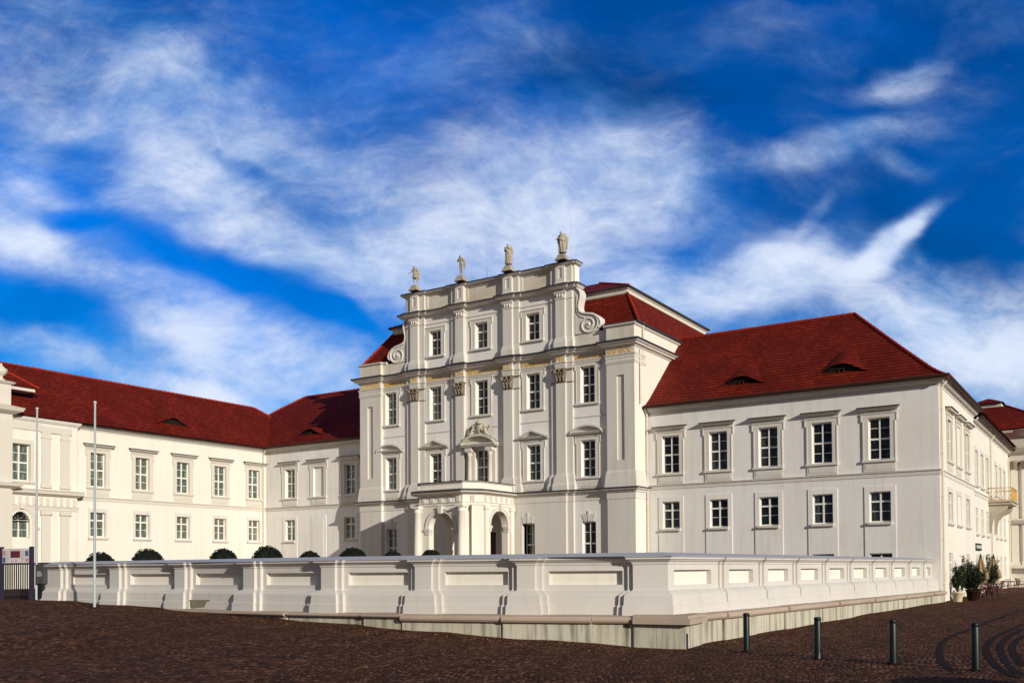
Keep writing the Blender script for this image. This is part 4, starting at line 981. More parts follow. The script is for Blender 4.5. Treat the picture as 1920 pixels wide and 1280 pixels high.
# entrance porch ------------------------------------------------------
PX0, PX1, PYF = -37.4, -32.65, 44.3
porch_path = [(PX0, YP), (PX0, 45.15), (PX0+.75, PYF), (PX1-.75, PYF), (PX1, 45.15), (PX1, YP)]
mb = MB()
fPF = front(PYF); pc = -35.0
def arch_wall(fr, a, b, uc, r, zs, z0, z1, th):
    n = 16
    arc = [(uc+r*math.cos(math.pi*k/n), zs+r*math.sin(math.pi*k/n)) for k in range(n+1)]
    for o in (0, -th):
        mb.q(fr.p(a, z0, o), fr.p(uc-r, z0, o), fr.p(uc-r, z1, o), fr.p(a, z1, o)); mb.q(fr.p(uc+r, z0, o), fr.p(b, z0, o), fr.p(b, z1, o), fr.p(uc+r, z1, o))
        for p, q in zip(arc, arc[1:]): mb.q(fr.p(q[0], q[1], o), fr.p(p[0], p[1], o), fr.p(p[0], z1, o), fr.p(q[0], z1, o))
    for p, q in zip(arc, arc[1:]): mb.q(fr.p(p[0], p[1], 0), fr.p(p[0], p[1], -th), fr.p(q[0], q[1], -th), fr.p(q[0], q[1], 0))
    for s_ in (-r, r): mb.q(fr.p(uc+s_, z0, 0), fr.p(uc+s_, zs, 0), fr.p(uc+s_, zs, -th), fr.p(uc+s_, z0, -th))
arch_wall(fPF, PX0+.75, PX1-.75, pc, .95, 2.5, -2.1, 4.0, .45)
fPS = side(PX1); arch_wall(fPS, 45.15, YP, 46.95, .92, 2.65, -2.1, 4.0, .45)
fPW = Fr(PX0, 0, 0, 1, -1, 0); arch_wall(fPW, 45.15, YP, 46.95, .92, 2.65, -2.1, 4.0, .45)
mb.q((PX1-.75, PYF, -2.1), (PX1, 45.15, -2.1), (PX1, 45.15, 4), (PX1-.75, PYF, 4)); mb.q((PX0, 45.15, -2.1), (PX0+.75, PYF, -2.1), (PX0+.75, PYF, 4), (PX0, 45.15, 4))
mb.q((PX1-.75, PYF+.45, -2.1), (PX1-.45, 45.2, -2.1), (PX1-.45, 45.2, 4), (PX1-.75, PYF+.45, 4)); mb.q((PX0+.45, 45.2, -2.1), (PX0+.75, PYF+.45, -2.1), (PX0+.75, PYF+.45, 4), (PX0+.45, 45.2, 4))
porch = mb.build('porch', M_CREAM, palace, 'entrance porch with arches and a balcony on top')
mb = MB(); mb.mesh([(x, y, 3.98) for x, y in porch_path], [tuple(range(6))]); mb.build('ceiling', M_TRIMW, porch)
for fr, uc, r, zs in ((fPF, pc, .95, 2.5), (fPS, 46.95, .92, 2.65)):
    mb = MB()
    for r0, r1, o in ((r, r+.16, .05), (r+.16, r+.24, .08)):
        for k in range(22):
            a, b = math.pi*k/22, math.pi*(k+1)/22
            mb.prism(fr, [(uc+q*math.cos(t), zs+q*math.sin(t)) for q, t in ((r0, a), (r1, a), (r1, b), (r0, b))], -.02, o)
    k0 = .11 if fr is fPF else .05
    mb.prism(fr, [(uc-k0, zs+.88), (uc+k0, zs+.88), (uc+k0+.06, zs+1.32), (uc-k0-.06, zs+1.32)], 0, .2)
    mb.build('archivolt', M_TRIMW, porch)
    for s_ in (-1, 1):
        u = uc+s_*(r+.11); mb = MB(); mb.fb(fr, u-.17, u+.17, zs-.22, zs-.12, -.3, .08); mb.fb(fr, u-.2, u+.2, zs-.12, zs, -.3, .11); mb.fb(fr, u-.14, u+.14, zs-.36, zs-.22, -.3, .055); mb.build('impost', M_TRIMW, porch)
def column(x, y, par):
    mb = MB(); mb.lathe((x, y, 0), [(.30, -2.1), (.30, -1.7), (.25, -1.6), (.235, .0), (.228, 1.5), (.20, 3.45), (.23, 3.48), (.23, 3.52), (.20, 3.55), (.20, 3.62), (.27, 3.72), (.27, 3.73)], 20)
    mb.box(x-.28, x+.28, y-.28, y+.28, 3.73, 3.84); mb.build('column', M_CREAM, par)
column(PX1-.72, PYF-.18, porch); column(PX0+.72, PYF-.18, porch)
for (x, y, a) in ((PX1-.40, 44.66, 38), (PX1+.05, 45.5, 0), (PX1+.05, 48.2, 0), (PX0+.4, 44.66, -38)):
    mb = MB(); c, s_ = math.cos(R_(a)), math.sin(R_(a)); w = .2 if a else .17
    for hw, z0, z1, e in ((w, -2.1, 3.6, .10), (w+.06, 3.6, 3.84, .15), (w+.08, -2.1, -1.6, .14)):
        q = [(-e, -hw), (e, -hw), (e, hw), (-e, hw)]; sg = 1 if x > MC else -1
        P2 = [(x+sg*(px*c+0*py)-(py*s_)*1, y+py*c-sg*abs(px)*0-px*abs(s_)*(1 if True else 0)) for px, py in q]
        V = [(u, v, z0) for u, v in P2]+[(u, v, z1) for u, v in P2]
        mb.mesh(V, [(0,3,2,1), (4,5,6,7), (0,1,5,4), (1,2,6,5), (2,3,7,6), (3,0,4,7)])
    mb.build('pilaster', M_CREAM, porch)
mb = MB(); mb.sweep(porch_path, [(.03, 3.84), (.05, 3.86), (.05, 3.98), (.10, 4.0), (.10, 4.06), (.02, 4.07), (.02, 4.44), (.10, 4.47), (.14, 4.54), (.42, 4.58), (.46, 4.66), (.5, 4.72), (0, 4.80)]); en = mb.build('entablature', M_CREAM, porch)
mb = MB()      # triglyphs
def seg_tri(p, q, n):
    p, q = Vector(p), Vector(q); d = (q-p).normalized(); nr = Vector((d.y, -d.x))
    for i in range(n):
        c = p+(q-p)*((i+.5)/n); f = Fr(c.x, c.y, d.x, d.y, nr.x, nr.y)
        for k in (-1, 0, 1): mb.fb(f, k*.085-.03, k*.085+.03, 4.09, 4.42, .0, .065)
        mb.fb(f, -.13, .13, 4.02, 4.05, .08, .12)
seg_tri((PX0+.75, PYF), (PX1-.75, PYF), 5); seg_tri((PX1, 45.2), (PX1, YP), 6); seg_tri((PX1-.72, PYF), (PX1, 45.15), 1); seg_tri((PX0, 45.15), (PX0+.72, PYF), 1)
mb.build('triglyphs', M_TRIMW, en)
bp = [(PX0+.02, YP), (PX0+.02, 45.17), (PX0+.77, PYF+.02), (PX1-.77, PYF+.02), (PX1-.02, 45.17), (PX1-.02, YP)]
mb = MB(); mb.sweep(bp, [(.06, 4.76), (.06, 4.9), (0, 4.93), (0, 5.18), (.1, 5.2), (.1, 5.25), (-.25, 5.25), (-.25, 4.76)]); bal = mb.build('balcony_parapet', M_CREAM, porch)
mb = MB(); mb.sweep(bp, [(.11, 5.22), (.14, 5.235), (.14, 5.28), (-.28, 5.30), (-.28, 5.24)]); mb.build('coping', M_FLASH, bal)
mb = MB(); mb.sweep(porch_path, [(.51, 4.66), (.52, 4.74), (0, 4.82)]); mb.build('cornice_flashing', M_FLASH, porch)
# dark doorway behind the porch
mb = MB(); fD = front(YP-.02); mb.fb(fD, -35.6, -34.0, -1.9, 2.4, -.62, -.58); mb.fb(fD, -35.6, -35.5, -1.9, 2.4, -.58, -.5); mb.fb(fD, -34.1, -34.0, -1.9, 2.4, -.58, -.5)
for k in range(3):
    for u in (-35.2, -34.4): mb.fb(fD, u-.28, u+.28, -1.7+1.3*k, -.6+1.3*k, -.58, -.55)
mb.build('door', M_DOOR, palace)
# drop the unseen interiors into the dark: closed dark cores behind the windows
mb = MB(); mb.box(-45.2, -24.5, 49.5, 61.5, -2.2, 13.2); mb.box(-24.2, -8.7, 50.8, 60.6, -2.2, 8.9); mb.box(-67, -57.4, 19, 60, -2.2, 8.9); mb.build('inner_core', M_DARK, palace)

# ------------------------------------------------------------------ forecourt wall
def camxy(lat, d):    # offsets right / ahead of the viewer turned into plan coordinates
    return (lat*math.cos(YAW)+d*math.sin(YAW), -lat*math.sin(YAW)+d*math.cos(YAW))
FW = [camxy(*p) for p in [(-18.6, 35.3), (-15.5, 33.4), (-12.55, 31.8), (-9.55, 29.75), (-6.65, 28.0), (-3.68, 26.75), (-.75, 25.75)]]
CORNER = (-10.38, 22.60)
RWALL = [(-10.38+(1.9)*(t/27.5), 22.60+t) for t in (0, 3.0, 5.9, 8.75, 11.6, 14.4, 17.2, 20.0, 22.8, 25.4, 27.4)]
def offs_path(pts, groups, o1=.06, o2=.12):
    return pts
# plan path with stepped piers: (x, y) with outward on the right hand of travel
def pier_path():
    out = []; meta = []
    pts = FW+[CORNER]
    for i, p in enumerate(pts):
        p = Vector(p)
        if i == len(pts)-1: break
        dn = (Vector(pts[i+1])-p).normalized()
        d = dn if i == 0 else ((p-Vector(pts[i-1])).normalized()+dn).normalized()
        n = Vector((d.y, -d.x)); w = .26 if i else .34
        seq = [(-w-.17, 0), (-w-.17, .10), (-w, .10), (-w, .20), (w, .20), (w, .10), (w+.17, .10), (w+.17, 0)]
        if i == 0: seq = [(-w-.4, .20)]+seq[4:]
        for t, o in seq: q = p+d*t+n*o; out.append((q.x, q.y))
        meta.append((p, d, n, w))
    # corner pier
    c = Vector(CORNER); d = (c-Vector(FW[-1])).normalized(); n = Vector((d.y, -d.x)); w = .36
    d2 = (Vector(RWALL[1])-c).normalized(); n2 = Vector((d2.y, -d2.x))
    for t, o in ((-1.02, 0), (-1.02, .10), (-.86, .10), (-.86, .20)): q = c+d*t+n*o; out.append((q.x, q.y))
    # corner point = intersection of the two offset lines
    k = c+n*.20; k2 = c+n2*.13; den = d.x*d2.y-d.y*d2.x; t = ((k2.x-k.x)*d2.y-(k2.y-k.y)*d2.x)/den; q = k+d*t; out.append((q.x, q.y)); corner = q
    for t, o in ((.42, .13), (.42, .06), (.55, .06), (.55, .0)):
        q = c+d2*t+n2*o; 
        if o == 0: pass
    for i, p in enumerate(RWALL):
        if i == 0: continue
        p = Vector(p); dd = (p-Vector(RWALL[i-1])).normalized(); nn_ = Vector((dd.y, -dd.x)); w = .16
        last = i == len(RWALL)-1
        seq = [(-w-.14, .13), (-w-.14, .06), (-w-.0, .06), (-w, .0), (w*.4, 0), (w*.4, .06), (w*.4+.14, .06), (w*.4+.14, .13)]
        if last: seq = seq[:4]+[(0.3, 0)]
        for t, o in seq: q = p+dd*t+nn_*o; out.append((q.x, q.y))
        meta.append((p, dd, nn_, w))
    return out, meta, corner
WPATH, WMETA, WCOR = pier_path()
fw = thing('forecourt_wall', (CORNER[0], CORNER[1], -2.05), 'white forecourt wall with panelled bays and piers on a stone bench plinth in front of the palace', 'wall')
M_WALLF = plaster('forecourt_plaster', (.60, .575, .545), .25, (.46, .42, .36), streak=.25)
# shaft with sunk panels: quads along the path, panel bays get a hole
mb = MB(); pn = MB()
ZS0, ZS1 = -.56, .16
for a, b in zip(WPATH, WPATH[1:]):
    A, B = Vector(a), Vector(b); L_ = (B-A).length
    d = (B-A).normalized(); n = Vector((d.y, -d.x)); f = Fr(A.x, A.y, d.x, d.y, n.x, n.y)
    if L_ > 1.4:
        m_ = .20 if L_ > 2.4 else .30
        if A.y > 22.2 and abs(d.y) > .9: h = (.34, L_-.34, -.44, -.04)
        else: h = (.16, L_-.16, -.42, -.05)
        wall_face(mb, f, 0, L_, ZS0, ZS1, [h], .15)
        pn.q(f.p(h[0], h[2], -.15), f.p(h[1], h[2], -.15), f.p(h[1], h[3], -.15), f.p(h[0], h[3], -.15))
    else: wall_face(mb, f, 0, L_, ZS0, ZS1, [])
mb.build('wall_body', M_WALLF, fw); pn.build('panel', M_CREAM, fw)
mb = MB(); mb.sweep(WPATH, [(.05, -1.30), (.25, -1.30), (.25, -1.20), (.24, -.97), (.215, -.95), (.20, -.70), (.175, -.67), (.08, -.60), (.02, -.57), (0, -.54)]); mb.build('skirting', M_WALLF, fw)
mb = MB(); mb.sweep(WPATH, [(0, .10), (.02, .12), (.03, .17), (.09, .21), (.11, .24), (.16, .25), (.16, .305)]); mb.build('coping_moulding', M_WALLF, fw)
CB = [FW[0]]+FW[1:]+[CORNER]+RWALL[1:]
mb = MB(); mb.sweep(WPATH, [(.14, .303), (.185, .303), (.19, .325)])
e0 = Vector(FW[0])-(Vector(FW[1])-Vector(FW[0])).normalized()*.76
simple = [tuple(e0)]+[tuple(p) for p in FW[1:]]+[tuple(WCOR)]+[tuple(p) for p in RWALL[1:]]
simple[-1] = (simple[-1][0], simple[-1][1]+.3)
mb.sweep(simple, [(.21, .327), (-.25, .43), (-.75, .33), (-.75, .25)]); mb.build('coping', M_COPE, fw)
mb = MB(); mb.sweep(simple, [(-.55, .33), (-.55, -2.3)]); 
mb.build('rear_face', M_WALLF, fw)
# end face at the left
mb = MB(); d = (Vector(FW[1])-Vector(FW[0])).normalized(); n = Vector((d.y, -d.x)); q0 = e0+n*.13; q1 = e0-n*.6
mb.q((q0.x, q0.y, -2.2), (q1.x, q1.y, -2.2), (q1.x, q1.y, .3), (q0.x, q0.y, .3)); mb.build('end_face', M_WALLF, fw)
# bench-like plinth: each stone slab its own part with small offsets, plinth wall under it
rs = random.Random(11)
def slab_run(path, splits, zt=-1.19, w0=.70, th=.225, parent=fw):
    P = [Vector(p) for p in path]; seg = [(b-a).length for a, b in zip(P, P[1:])]; tot = sum(seg)
    def at(s):
        s = max(0, min(tot-1e-4, s))
        for a, b, l in zip(P, P[1:], seg):
            if s <= l: d = (b-a).normalized(); return a+d*s, d
            s -= l
    s = 0; k = 0
    while s < tot-.2:
        l = min(splits*(.85+.3*rs.random()), tot-s)
        if tot-s-l < .5: l = tot-s
        # keep the slab straight between its ends, shaped section
        a, d = at(s+.004); b, _ = at(s+l-.004); d = (b-a).normalized(); n = Vector((d.y, -d.x))
        w = w0+(.06 if k % 2 else 0)+rs.uniform(-.012, .012); z = zt+rs.uniform(-.008, .008)
        pr = [(.0, z+.0), (w-.14, z-.03), (w-.04, z-.05), (w, z-th*.42), (w, z-th*.67), (w-.04, z-th*.9), (w-.10, z-th), (.0, z-th)]
        A = [(a.x+n.x*o, a.y+n.y*o, zz) for o, zz in pr]; B = [(b.x+n.x*o, b.y+n.y*o, zz) for o, zz in pr]; m_ = len(pr)
        mb = MB(); mb.mesh(A+B, [tuple(range(m_)), tuple(range(2*m_-1, m_-1, -1))]+[(i, i+m_, (i+1) % m_+m_, (i+1) % m_) for i in range(m_)])
        mb.build('bench_slab', M_SLAB, parent)
        w2 = w-.15; mb = MB()
        A = [(a.x+n.x*o, a.y+n.y*o, zz) for o, zz in ((0, -2.3), (w2, -2.3), (w2, z-th-.001), (0, z-th-.001))]; B = [(b.x+n.x*o, b.y+n.y*o, zz) for o, zz in ((0, -2.3), (w2, -2.3), (w2, z-th-.001), (0, z-th-.001))]
        mb.mesh(A+B, [(0,1,2,3), (7,6,5,4), (1,5,6,2), (0,4,5,1), (3,2,6,7)]); mb.build('plinth_block', M_PLINTH, parent)
        s += l; k += 1
front_line = [tuple(p) for p in FW]+[CORNER]
FM = tuple(Vector(FW[4]).lerp(Vector(FW[5]), .86))
slab_run([tuple(p) for p in FW[:5]]+[FM], 3.2, w0=.66, th=.15)
slab_run([FM]+[tuple(p) for p in FW[5:]]+[CORNER], 2.9, w0=.78)
slab_run([CORNER]+RWALL[1:], 2.2, w0=.70)
mb = MB()
c = Vector(CORNER); dF = (Vector(CORNER)-Vector(FW[-1])).normalized(); nF = Vector((dF.y, -dF.x)); dR = (Vector(RWALL[1])-Vector(CORNER)).normalized(); nR = Vector((dR.y, -dR.x))
def cornerblock(mb, w, z0, z1, e=0):
    w2 = w-.06
    a = c-dF*.75; b = a+nF*w; k = c+nF*w+nR*w2; g = c+dR*.75+nR*w2; h = c+dR*.75
    V = [(p.x, p.y, z) for z in (z0, z1) for p in (a, b, k, g, h)]
    mb.mesh(V, [(4,3,2,1,0), (5,6,7,8,9), (0,1,6,5), (1,2,7,6), (2,3,8,7), (3,4,9,8)])
cornerblock(mb, .80, -1.27, -1.185); cornerblock(mb, .86, -1.41, -1.271); mb.build('bench_slab', M_SLAB, fw)
mb = MB(); cornerblock(mb, .70, -2.3, -1.411); mb.build('plinth_block', M_PLINTH, fw)
# bare patch of masonry where the plaster has gone
M_BARE = plaster('bare_masonry', (.22, .19, .14), .6, (.10, .09, .07), streak=.4)
mb = MB(); p3, d3_, n3, w3 = WMETA[2]; f = Fr(p3.x, p3.y, d3_.x, d3_.y, n3.x, n3.y)
mb.prism(f, [(.35, -1.17), (1.55, -1.15), (1.58, -.98), (1.68, -.94), (1.66, -.90), (.36, -.92)], .20, .31); mb.build('bare_patch', M_BARE, fw)

# ------------------------------------------------------------------ bollards
M_BOLL = mat('dark_green_bollard_paint', (.006, .011, .011), .42, .35)
def bollard(x, y, label):
    z = gz(x, y)-.02; t = thing('bollard', (x, y, z), label, 'bollard', 'bollards across the paved square')
    mb = MB(); mb.lathe((x, y, z), [(.075, 0), (.075, .83), (.07, .845), (.07, .86), (.078, .865), (.078, .905), (.06, .925), (.02, .93)], 18); mb.build('post', M_BOLL, t)
    mb = MB(); mb.lathe((x, y, z), [(.12, .0), (.12, .035), (.08, .05)], 14); mb.build('base_ring', M_SHADOW_FITTING, t)
    mb = MB(); mb.box(x+.055, x+.08, y-.015, y+.015, z+.2, z+.24); mb.build('lock', M_SHADOW_FITTING, t)
M_TXTG = mat('chipped_grey_paint', (.16, .17, .15), .7, .3)
bollard(-7.72, 21.25, 'dark green bollard nearest the corner of the forecourt wall')
bollard(-5.70, 20.05, 'dark green bollard with a scuffed pale foot, second out from the wall corner')
bollard(-4.10, 19.78, 'dark green bollard standing between the scuffed one and the painted shadow arc')
bollard(-2.50, 19.25, 'dark green bollard standing within the painted shadow arcs on the paving')
mb = MB(); x, y = -5.70, 20.05; z = gz(x, y)
sc = bpy.data.objects['bollard.001']
mb.mesh([(x+.0765*math.cos(a), y+.0765*math.sin(a), z+h) for h in (.03, .10, .19) for a in (-1.25+h*2, -1.0+h, -.8, -.6-h)], [(i+4*j, i+1+4*j, i+5+4*j, i+4+4*j) for j in range(2) for i in range(3)])
mb.build('scuff', M_TXTG, sc)

# ------------------------------------------------------------------ flagpoles
M_POLE = mat('white_flagpole_paint', (.42, .46, .47), .35, .5)
def flagpole(x, y, h, label):
    z = gz(x, y)-.05; t = thing('flagpole', (x, y, z), label, 'flagpole', 'bare flagpoles in front of the wall')
    mb = MB(); mb.tube([(x, y, z), (x, y, z+h*.5), (x, y, z+h)], [.045, .04, .032], 12); mb.build('pole', M_POLE, t)
    mb = MB(); mb.lathe((x, y, z), [(.09, 0), (.09, .05), (.06, .07)], 12); mb.build('foot', M_SHADOW_FITTING, t)
    mb = MB(); mb.lathe((x, y, z+h), [(.05, 0), (.055, .03), (.05, .07), (.01, .08)], 10); mb.build('cap', M_POLE, t)
    mb = MB(); mb.tube([(x+.07, y-.02, z+1.3), (x+.06, y-.02, z+h-.1)], .006, 4); mb.build('halyard', M_POLE, t)

# topiary ---------------------------------------------------------------
M_BOX = mat('dark_box_leaves', (.022, .035, .016), .75, .25)
t_ = NT(M_BOX); 
t_.color(t_.ramp(t_.noise(t_.geo().outputs['Position'], 5, 4, .7).outputs['Fac'], [(.3, (.003, .005, .003)), (.7, (.010, .015, .008))]))
M_BARK = plaster('bark', (.10, .07, .05), .4, (.05, .04, .03))
def leaf_cloud(mb, c, rx, ry, rz, n, s, seed, shell=.75, flat=0):
    r_ = random.Random(seed)
    for _ in range(n):
        v = Vector((r_.gauss(0, 1), r_.gauss(0, 1), r_.gauss(0, 1))).normalized(); k = shell+(1-shell)*r_.random()
        k *= 1+.05*math.sin(7*v.x+3*v.z)+.04*math.sin(9*v.y)
        p = Vector((c[0]+v.x*rx*k, c[1]+v.y*ry*k, c[2]+v.z*rz*k))
        a = (v+Vector((r_.gauss(0, .6), r_.gauss(0, .6), r_.gauss(0, .6)))).normalized(); b = a.orthogonal().normalized(); e = a.cross(b)
        th = r_.random()*6.28; b2 = b*math.cos(th)+e*math.sin(th); e2 = -b*math.sin(th)+e*math.cos(th); q = s*(.6+.7*r_.random())
        mb.q(p-b2*q, p+e2*q*.5+a*q*.15, p+b2*q, p-e2*q*.5)
def topiary(x, y, ztop, r, label, seed):
    z = gz(x, y); t = thing('topiary', (x, y, z), label, 'clipped shrub', 'clipped shrubs behind the forecourt wall'); cz = ztop-r*.95
    mb = MB(); mb.ball((x, y, cz), r*.9, r*.9, r*.86, 16, 12); leaf_cloud(mb, (x, y, cz), r, r, r*.95, 2600, .045, seed, .88); mb.build('crown', M_BOX, t)
    mb = MB(); mb.tube([(x, y, z+.4), (x, y, cz-r*.6)], .05, 8); mb.build('trunk', M_BARK, t)
    mb = MB(); mb.box(x-.35, x+.35, y-.35, y+.35, z, z+.5); mb.build('planter', M_TRIM, t)

# statues ---------------------------------------------------------------
def skin_mesh(name, verts, edges_, radii, m, parent, loc, sub=2, rot=0):
    me = bpy.data.meshes.new(name); me.from_pydata([Vector(v) for v in verts], edges_, []); me.update()
    ob = bpy.data.objects.new(name, me); scene.collection.objects.link(ob)
    md = ob.modifiers.new('skin', 'SKIN'); ss = ob.modifiers.new('sub', 'SUBSURF'); ss.levels = sub; ss.render_levels = sub
    for i, r in enumerate(radii):
        sv = me.skin_vertices[0].data[i]; sv.radius = (r, r) if not isinstance(r, tuple) else r; sv.use_root = (i == 0)
    me.materials.append(m); ob.parent = parent; ob.location = loc; ob.rotation_euler = (0, 0, rot)
    md.use_smooth_shade = True
    return ob
def statue(x, label, pose, rot=0):
    y, zb = 48.42, 18.62
    t = thing('statue', (x, y, zb), label, 'statue', 'statues on the attic parapet')
    mb = MB()
    V = []
    for (w, z) in ((.36, zb), (.34, zb+.06), (.22, zb+.30), (.22, zb+.36)):
        V.append([(x-w, y-w*.8, z), (x+w, y-w*.8, z), (x+w, y+w*.8, z), (x-w, y+w*.8, z)])
    for a, b in zip(V, V[1:]):
        for k in range(4): mb.q(a[k], a[(k+1) % 4], b[(k+1) % 4], b[k])
    mb.q(*V[-1]); mb.build('pedestal', M_STAT, t)
    s = pose['s']; hip = pose.get('hip', .06)
    #  0 pelvis 1 waist 2 chest 3 neck 4 head 5 headtop | arms | legs
    v = [(hip, 0, .82), (hip*.4, -.01, .95), (-hip*.3, .0, 1.12), (-hip*.4, -.01, 1.27), (-hip*.4+pose.get('hx', 0), -.03, 1.38), (-hip*.4+pose.get('hx', 0)*1.3, -.02, 1.46)]
    r = [.125, .105, .135, .05, .075, .06]; e = [(0,1), (1,2), (2,3), (3,4), (4,5)]
    for sgn, arm in ((-1, pose['la']), (1, pose['ra'])):
        b = len(v); v += [(sgn*.17-hip*.3, 0, 1.20)]+list(arm); r += [.062, .045, .032, .03]; e += [(2, b), (b, b+1), (b+1, b+2), (b+2, b+3)]
    for sgn, leg in ((-1, pose['ll']), (1, pose['rl'])):
        b = len(v); v += [(hip+sgn*.075, 0, .74)]+list(leg); r += [.092, .062, .036, .03]; e += [(0, b), (b, b+1), (b+1, b+2), (b+2, b+3)]
    v = [(a*s, b_*s, c_*s) for a, b_, c_ in v]; r = [q*s for q in r]
    skin_mesh('body', v, e, r, M_STAT, t, (0, 0, .36), 2, rot)
    # drapery: a folded sheet wound round the figure
    dr = pose.get('drape')
    if dr:
        z0, z1, rx, ry, tilt = dr; nu, nv = 56, 16; G = []
        for j in range(nv+1):
            tt = j/nv; row = []
            for i in range(nu):
                a = 2*math.pi*i/nu; fold = 1+.10*math.sin(a*9+tt*3.0+pose.get('ph', 0))*(1-tt*.5)+.05*math.sin(a*4-tt*6)
                rad = (.78+.38*(1-tt)*pose.get('flare', .5)+.18*math.sin(tt*math.pi))*fold
                zz = z0+(z1-z0)*tt+tilt*math.sin(a+pose.get('ph', 0))*tt
                row.append(((hip*(1-tt*.5)+math.cos(a)*rx*rad)*s, math.sin(a)*ry*rad*s, zz*s))
            G.append(row)
        mb = MB(); R3_ = Matrix.Rotation(rot, 3, 'Z')
        Gw = [[tuple(R3_ @ Vector(p)+Vector((x, y, zb+.36))) for p in row] for row in G]
        for j in range(nv):
            for i in range(nu): mb.q(Gw[j][i], Gw[j][(i+1) % nu], Gw[j+1][(i+1) % nu], Gw[j+1][i], smooth=True)
        mb.build('drapery', M_STAT, t)
    sw = pose.get('cloak')
    if sw:
        mb = MB()
        for k, (a, b, c_, rr_) in enumerate(sw):
            mb.tube([tuple(Vector(p)*s+Vector((x, y, zb+.36))) for p in (a, b, c_)], [rr_*s, rr_*1.3*s, rr_*.7*s], 8)
        mb.build('cloak', M_STAT, t)
statue(-40.38, 'stone statue at the left end of the attic, stepping and reaching one arm out', dict(s=.93, hip=.05, hx=-.05, la=[(-.30, -.05, 1.02), (-.42, -.18, .92), (-.50, -.22, .92)], ra=[(.25, .02, .98), (.26, -.06, .80), (.26, -.08, .74)],
    ll=[(-.06, -.05, .42), (-.08, 0, .08), (-.10, -.09, .03)], rl=[(.14, .02, .42), (.22, .1, .08), (.24, .02, .03)], drape=(.52, 1.02, .20, .18, .10), flare=.6, cloak=[((.12, .1, 1.22), (.24, .14, .85), (.27, .1, .40), .07), ((-.1, .12, 1.2), (.1, .16, .9), (.22, .14, .5), .07)]))
statue(-36.55, 'slender stone statue second from the left on the attic, hand raised to its chest', dict(s=.94, hip=.05, hx=-.03, la=[(-.24, -.04, 1.0), (-.14, -.18, 1.08), (-.08, -.17, 1.13)], ra=[(.25, .04, .98), (.22, .05, .80), (.20, .03, .74)],
    ll=[(-.02, -.04, .42), (-.02, .0, .08), (-.04, -.09, .03)], rl=[(.12, -.05, .44), (.08, .04, .1), (.10, -.04, .03)], cloak=[((.2, .08, 1.15), (.27, .1, .85), (.24, .08, .5), .055)]))
statue(-32.85, 'draped stone statue, third from the left on the attic, arms folded over its chest', dict(s=.97, hip=.04, hx=0, la=[(-.27, -.02, 1.0), (-.12, -.18, 1.02), (-.02, -.2, 1.08)], ra=[(.26, -.04, 1.02), (.12, -.19, 1.12), (.03, -.2, 1.18)],
    ll=[(-.05, -.03, .42), (-.04, 0, .08), (-.06, -.08, .03)], rl=[(.10, -.05, .42), (.12, .02, .08), (.14, -.07, .03)], drape=(.10, 1.22, .235, .20, .08), flare=.45, ph=1.1, cloak=[((-.2, -.08, 1.2), (.02, -.2, .98), (.2, -.12, .7), .06), ((.22, .08, 1.2), (.28, .1, .9), (.2, .05, .5), .06)]))
statue(-28.92, 'heavily draped stone statue at the right end of the attic, robe gathered over one arm', dict(s=.99, hip=.04, hx=-.06, la=[(-.28, -.05, 1.0), (-.30, -.17, .92), (-.33, -.22, .98)], ra=[(.27, .0, .98), (.24, -.1, .80), (.22, -.12, .74)],
    ll=[(-.06, -.03, .42), (-.06, 0, .08), (-.08, -.08, .03)], rl=[(.10, -.05, .42), (.12, .02, .08), (.14, -.07, .03)], drape=(.10, 1.20, .25, .21, -.06), flare=.4, ph=2.4, cloak=[((.15, .08, 1.26), (.30, .1, .95), (.30, .06, .35), .085), ((-.2, -.08, 1.05), (.02, -.21, .88), (.24, -.1, .78), .06), ((-.15, .05, 1.26), (-.28, .02, 1.05), (-.24, -.06, .7), .06)]))
# thin lightning rods behind the statues
for i, (x, h, lb) in enumerate(((-38.8, 2.3, 'thin lightning rod behind the parapet, between the left-end statue and the slender one'), (-35.05, 2.3, 'thin lightning rod behind the parapet, between the slender statue and the one with folded arms'), (-28.75, 2.9, 'thin lightning rod rising behind the robed statue at the right end'))):
    mb = MB(); mb.tube([(x, 49.2, 18.6), (x, 49.2, 18.66+h)], .012, 5); o = mb.build('lightning_rod', M_POLE); tag(o, lb, 'lightning rod', 'lightning rods on the attic')
# urn on the left pavilion
ut = thing('urn', (-56.1, 29.85, 11.28), 'pale stone urn on the attic pedestal of the left pavilion', 'urn')
mb = MB(); mb.lathe((-56.1, 29.85, 11.28), [(.22, 0), (.22, .06), (.10, .12), (.09, .24), (.16, .30), (.30, .42), (.34, .60), (.33, .66), (.26, .70), (.18, .76), (.12, .84), (.06, .9), (.07, .96), (.02, 1.02)], 16); mb.build('vase', M_TRIM, ut)

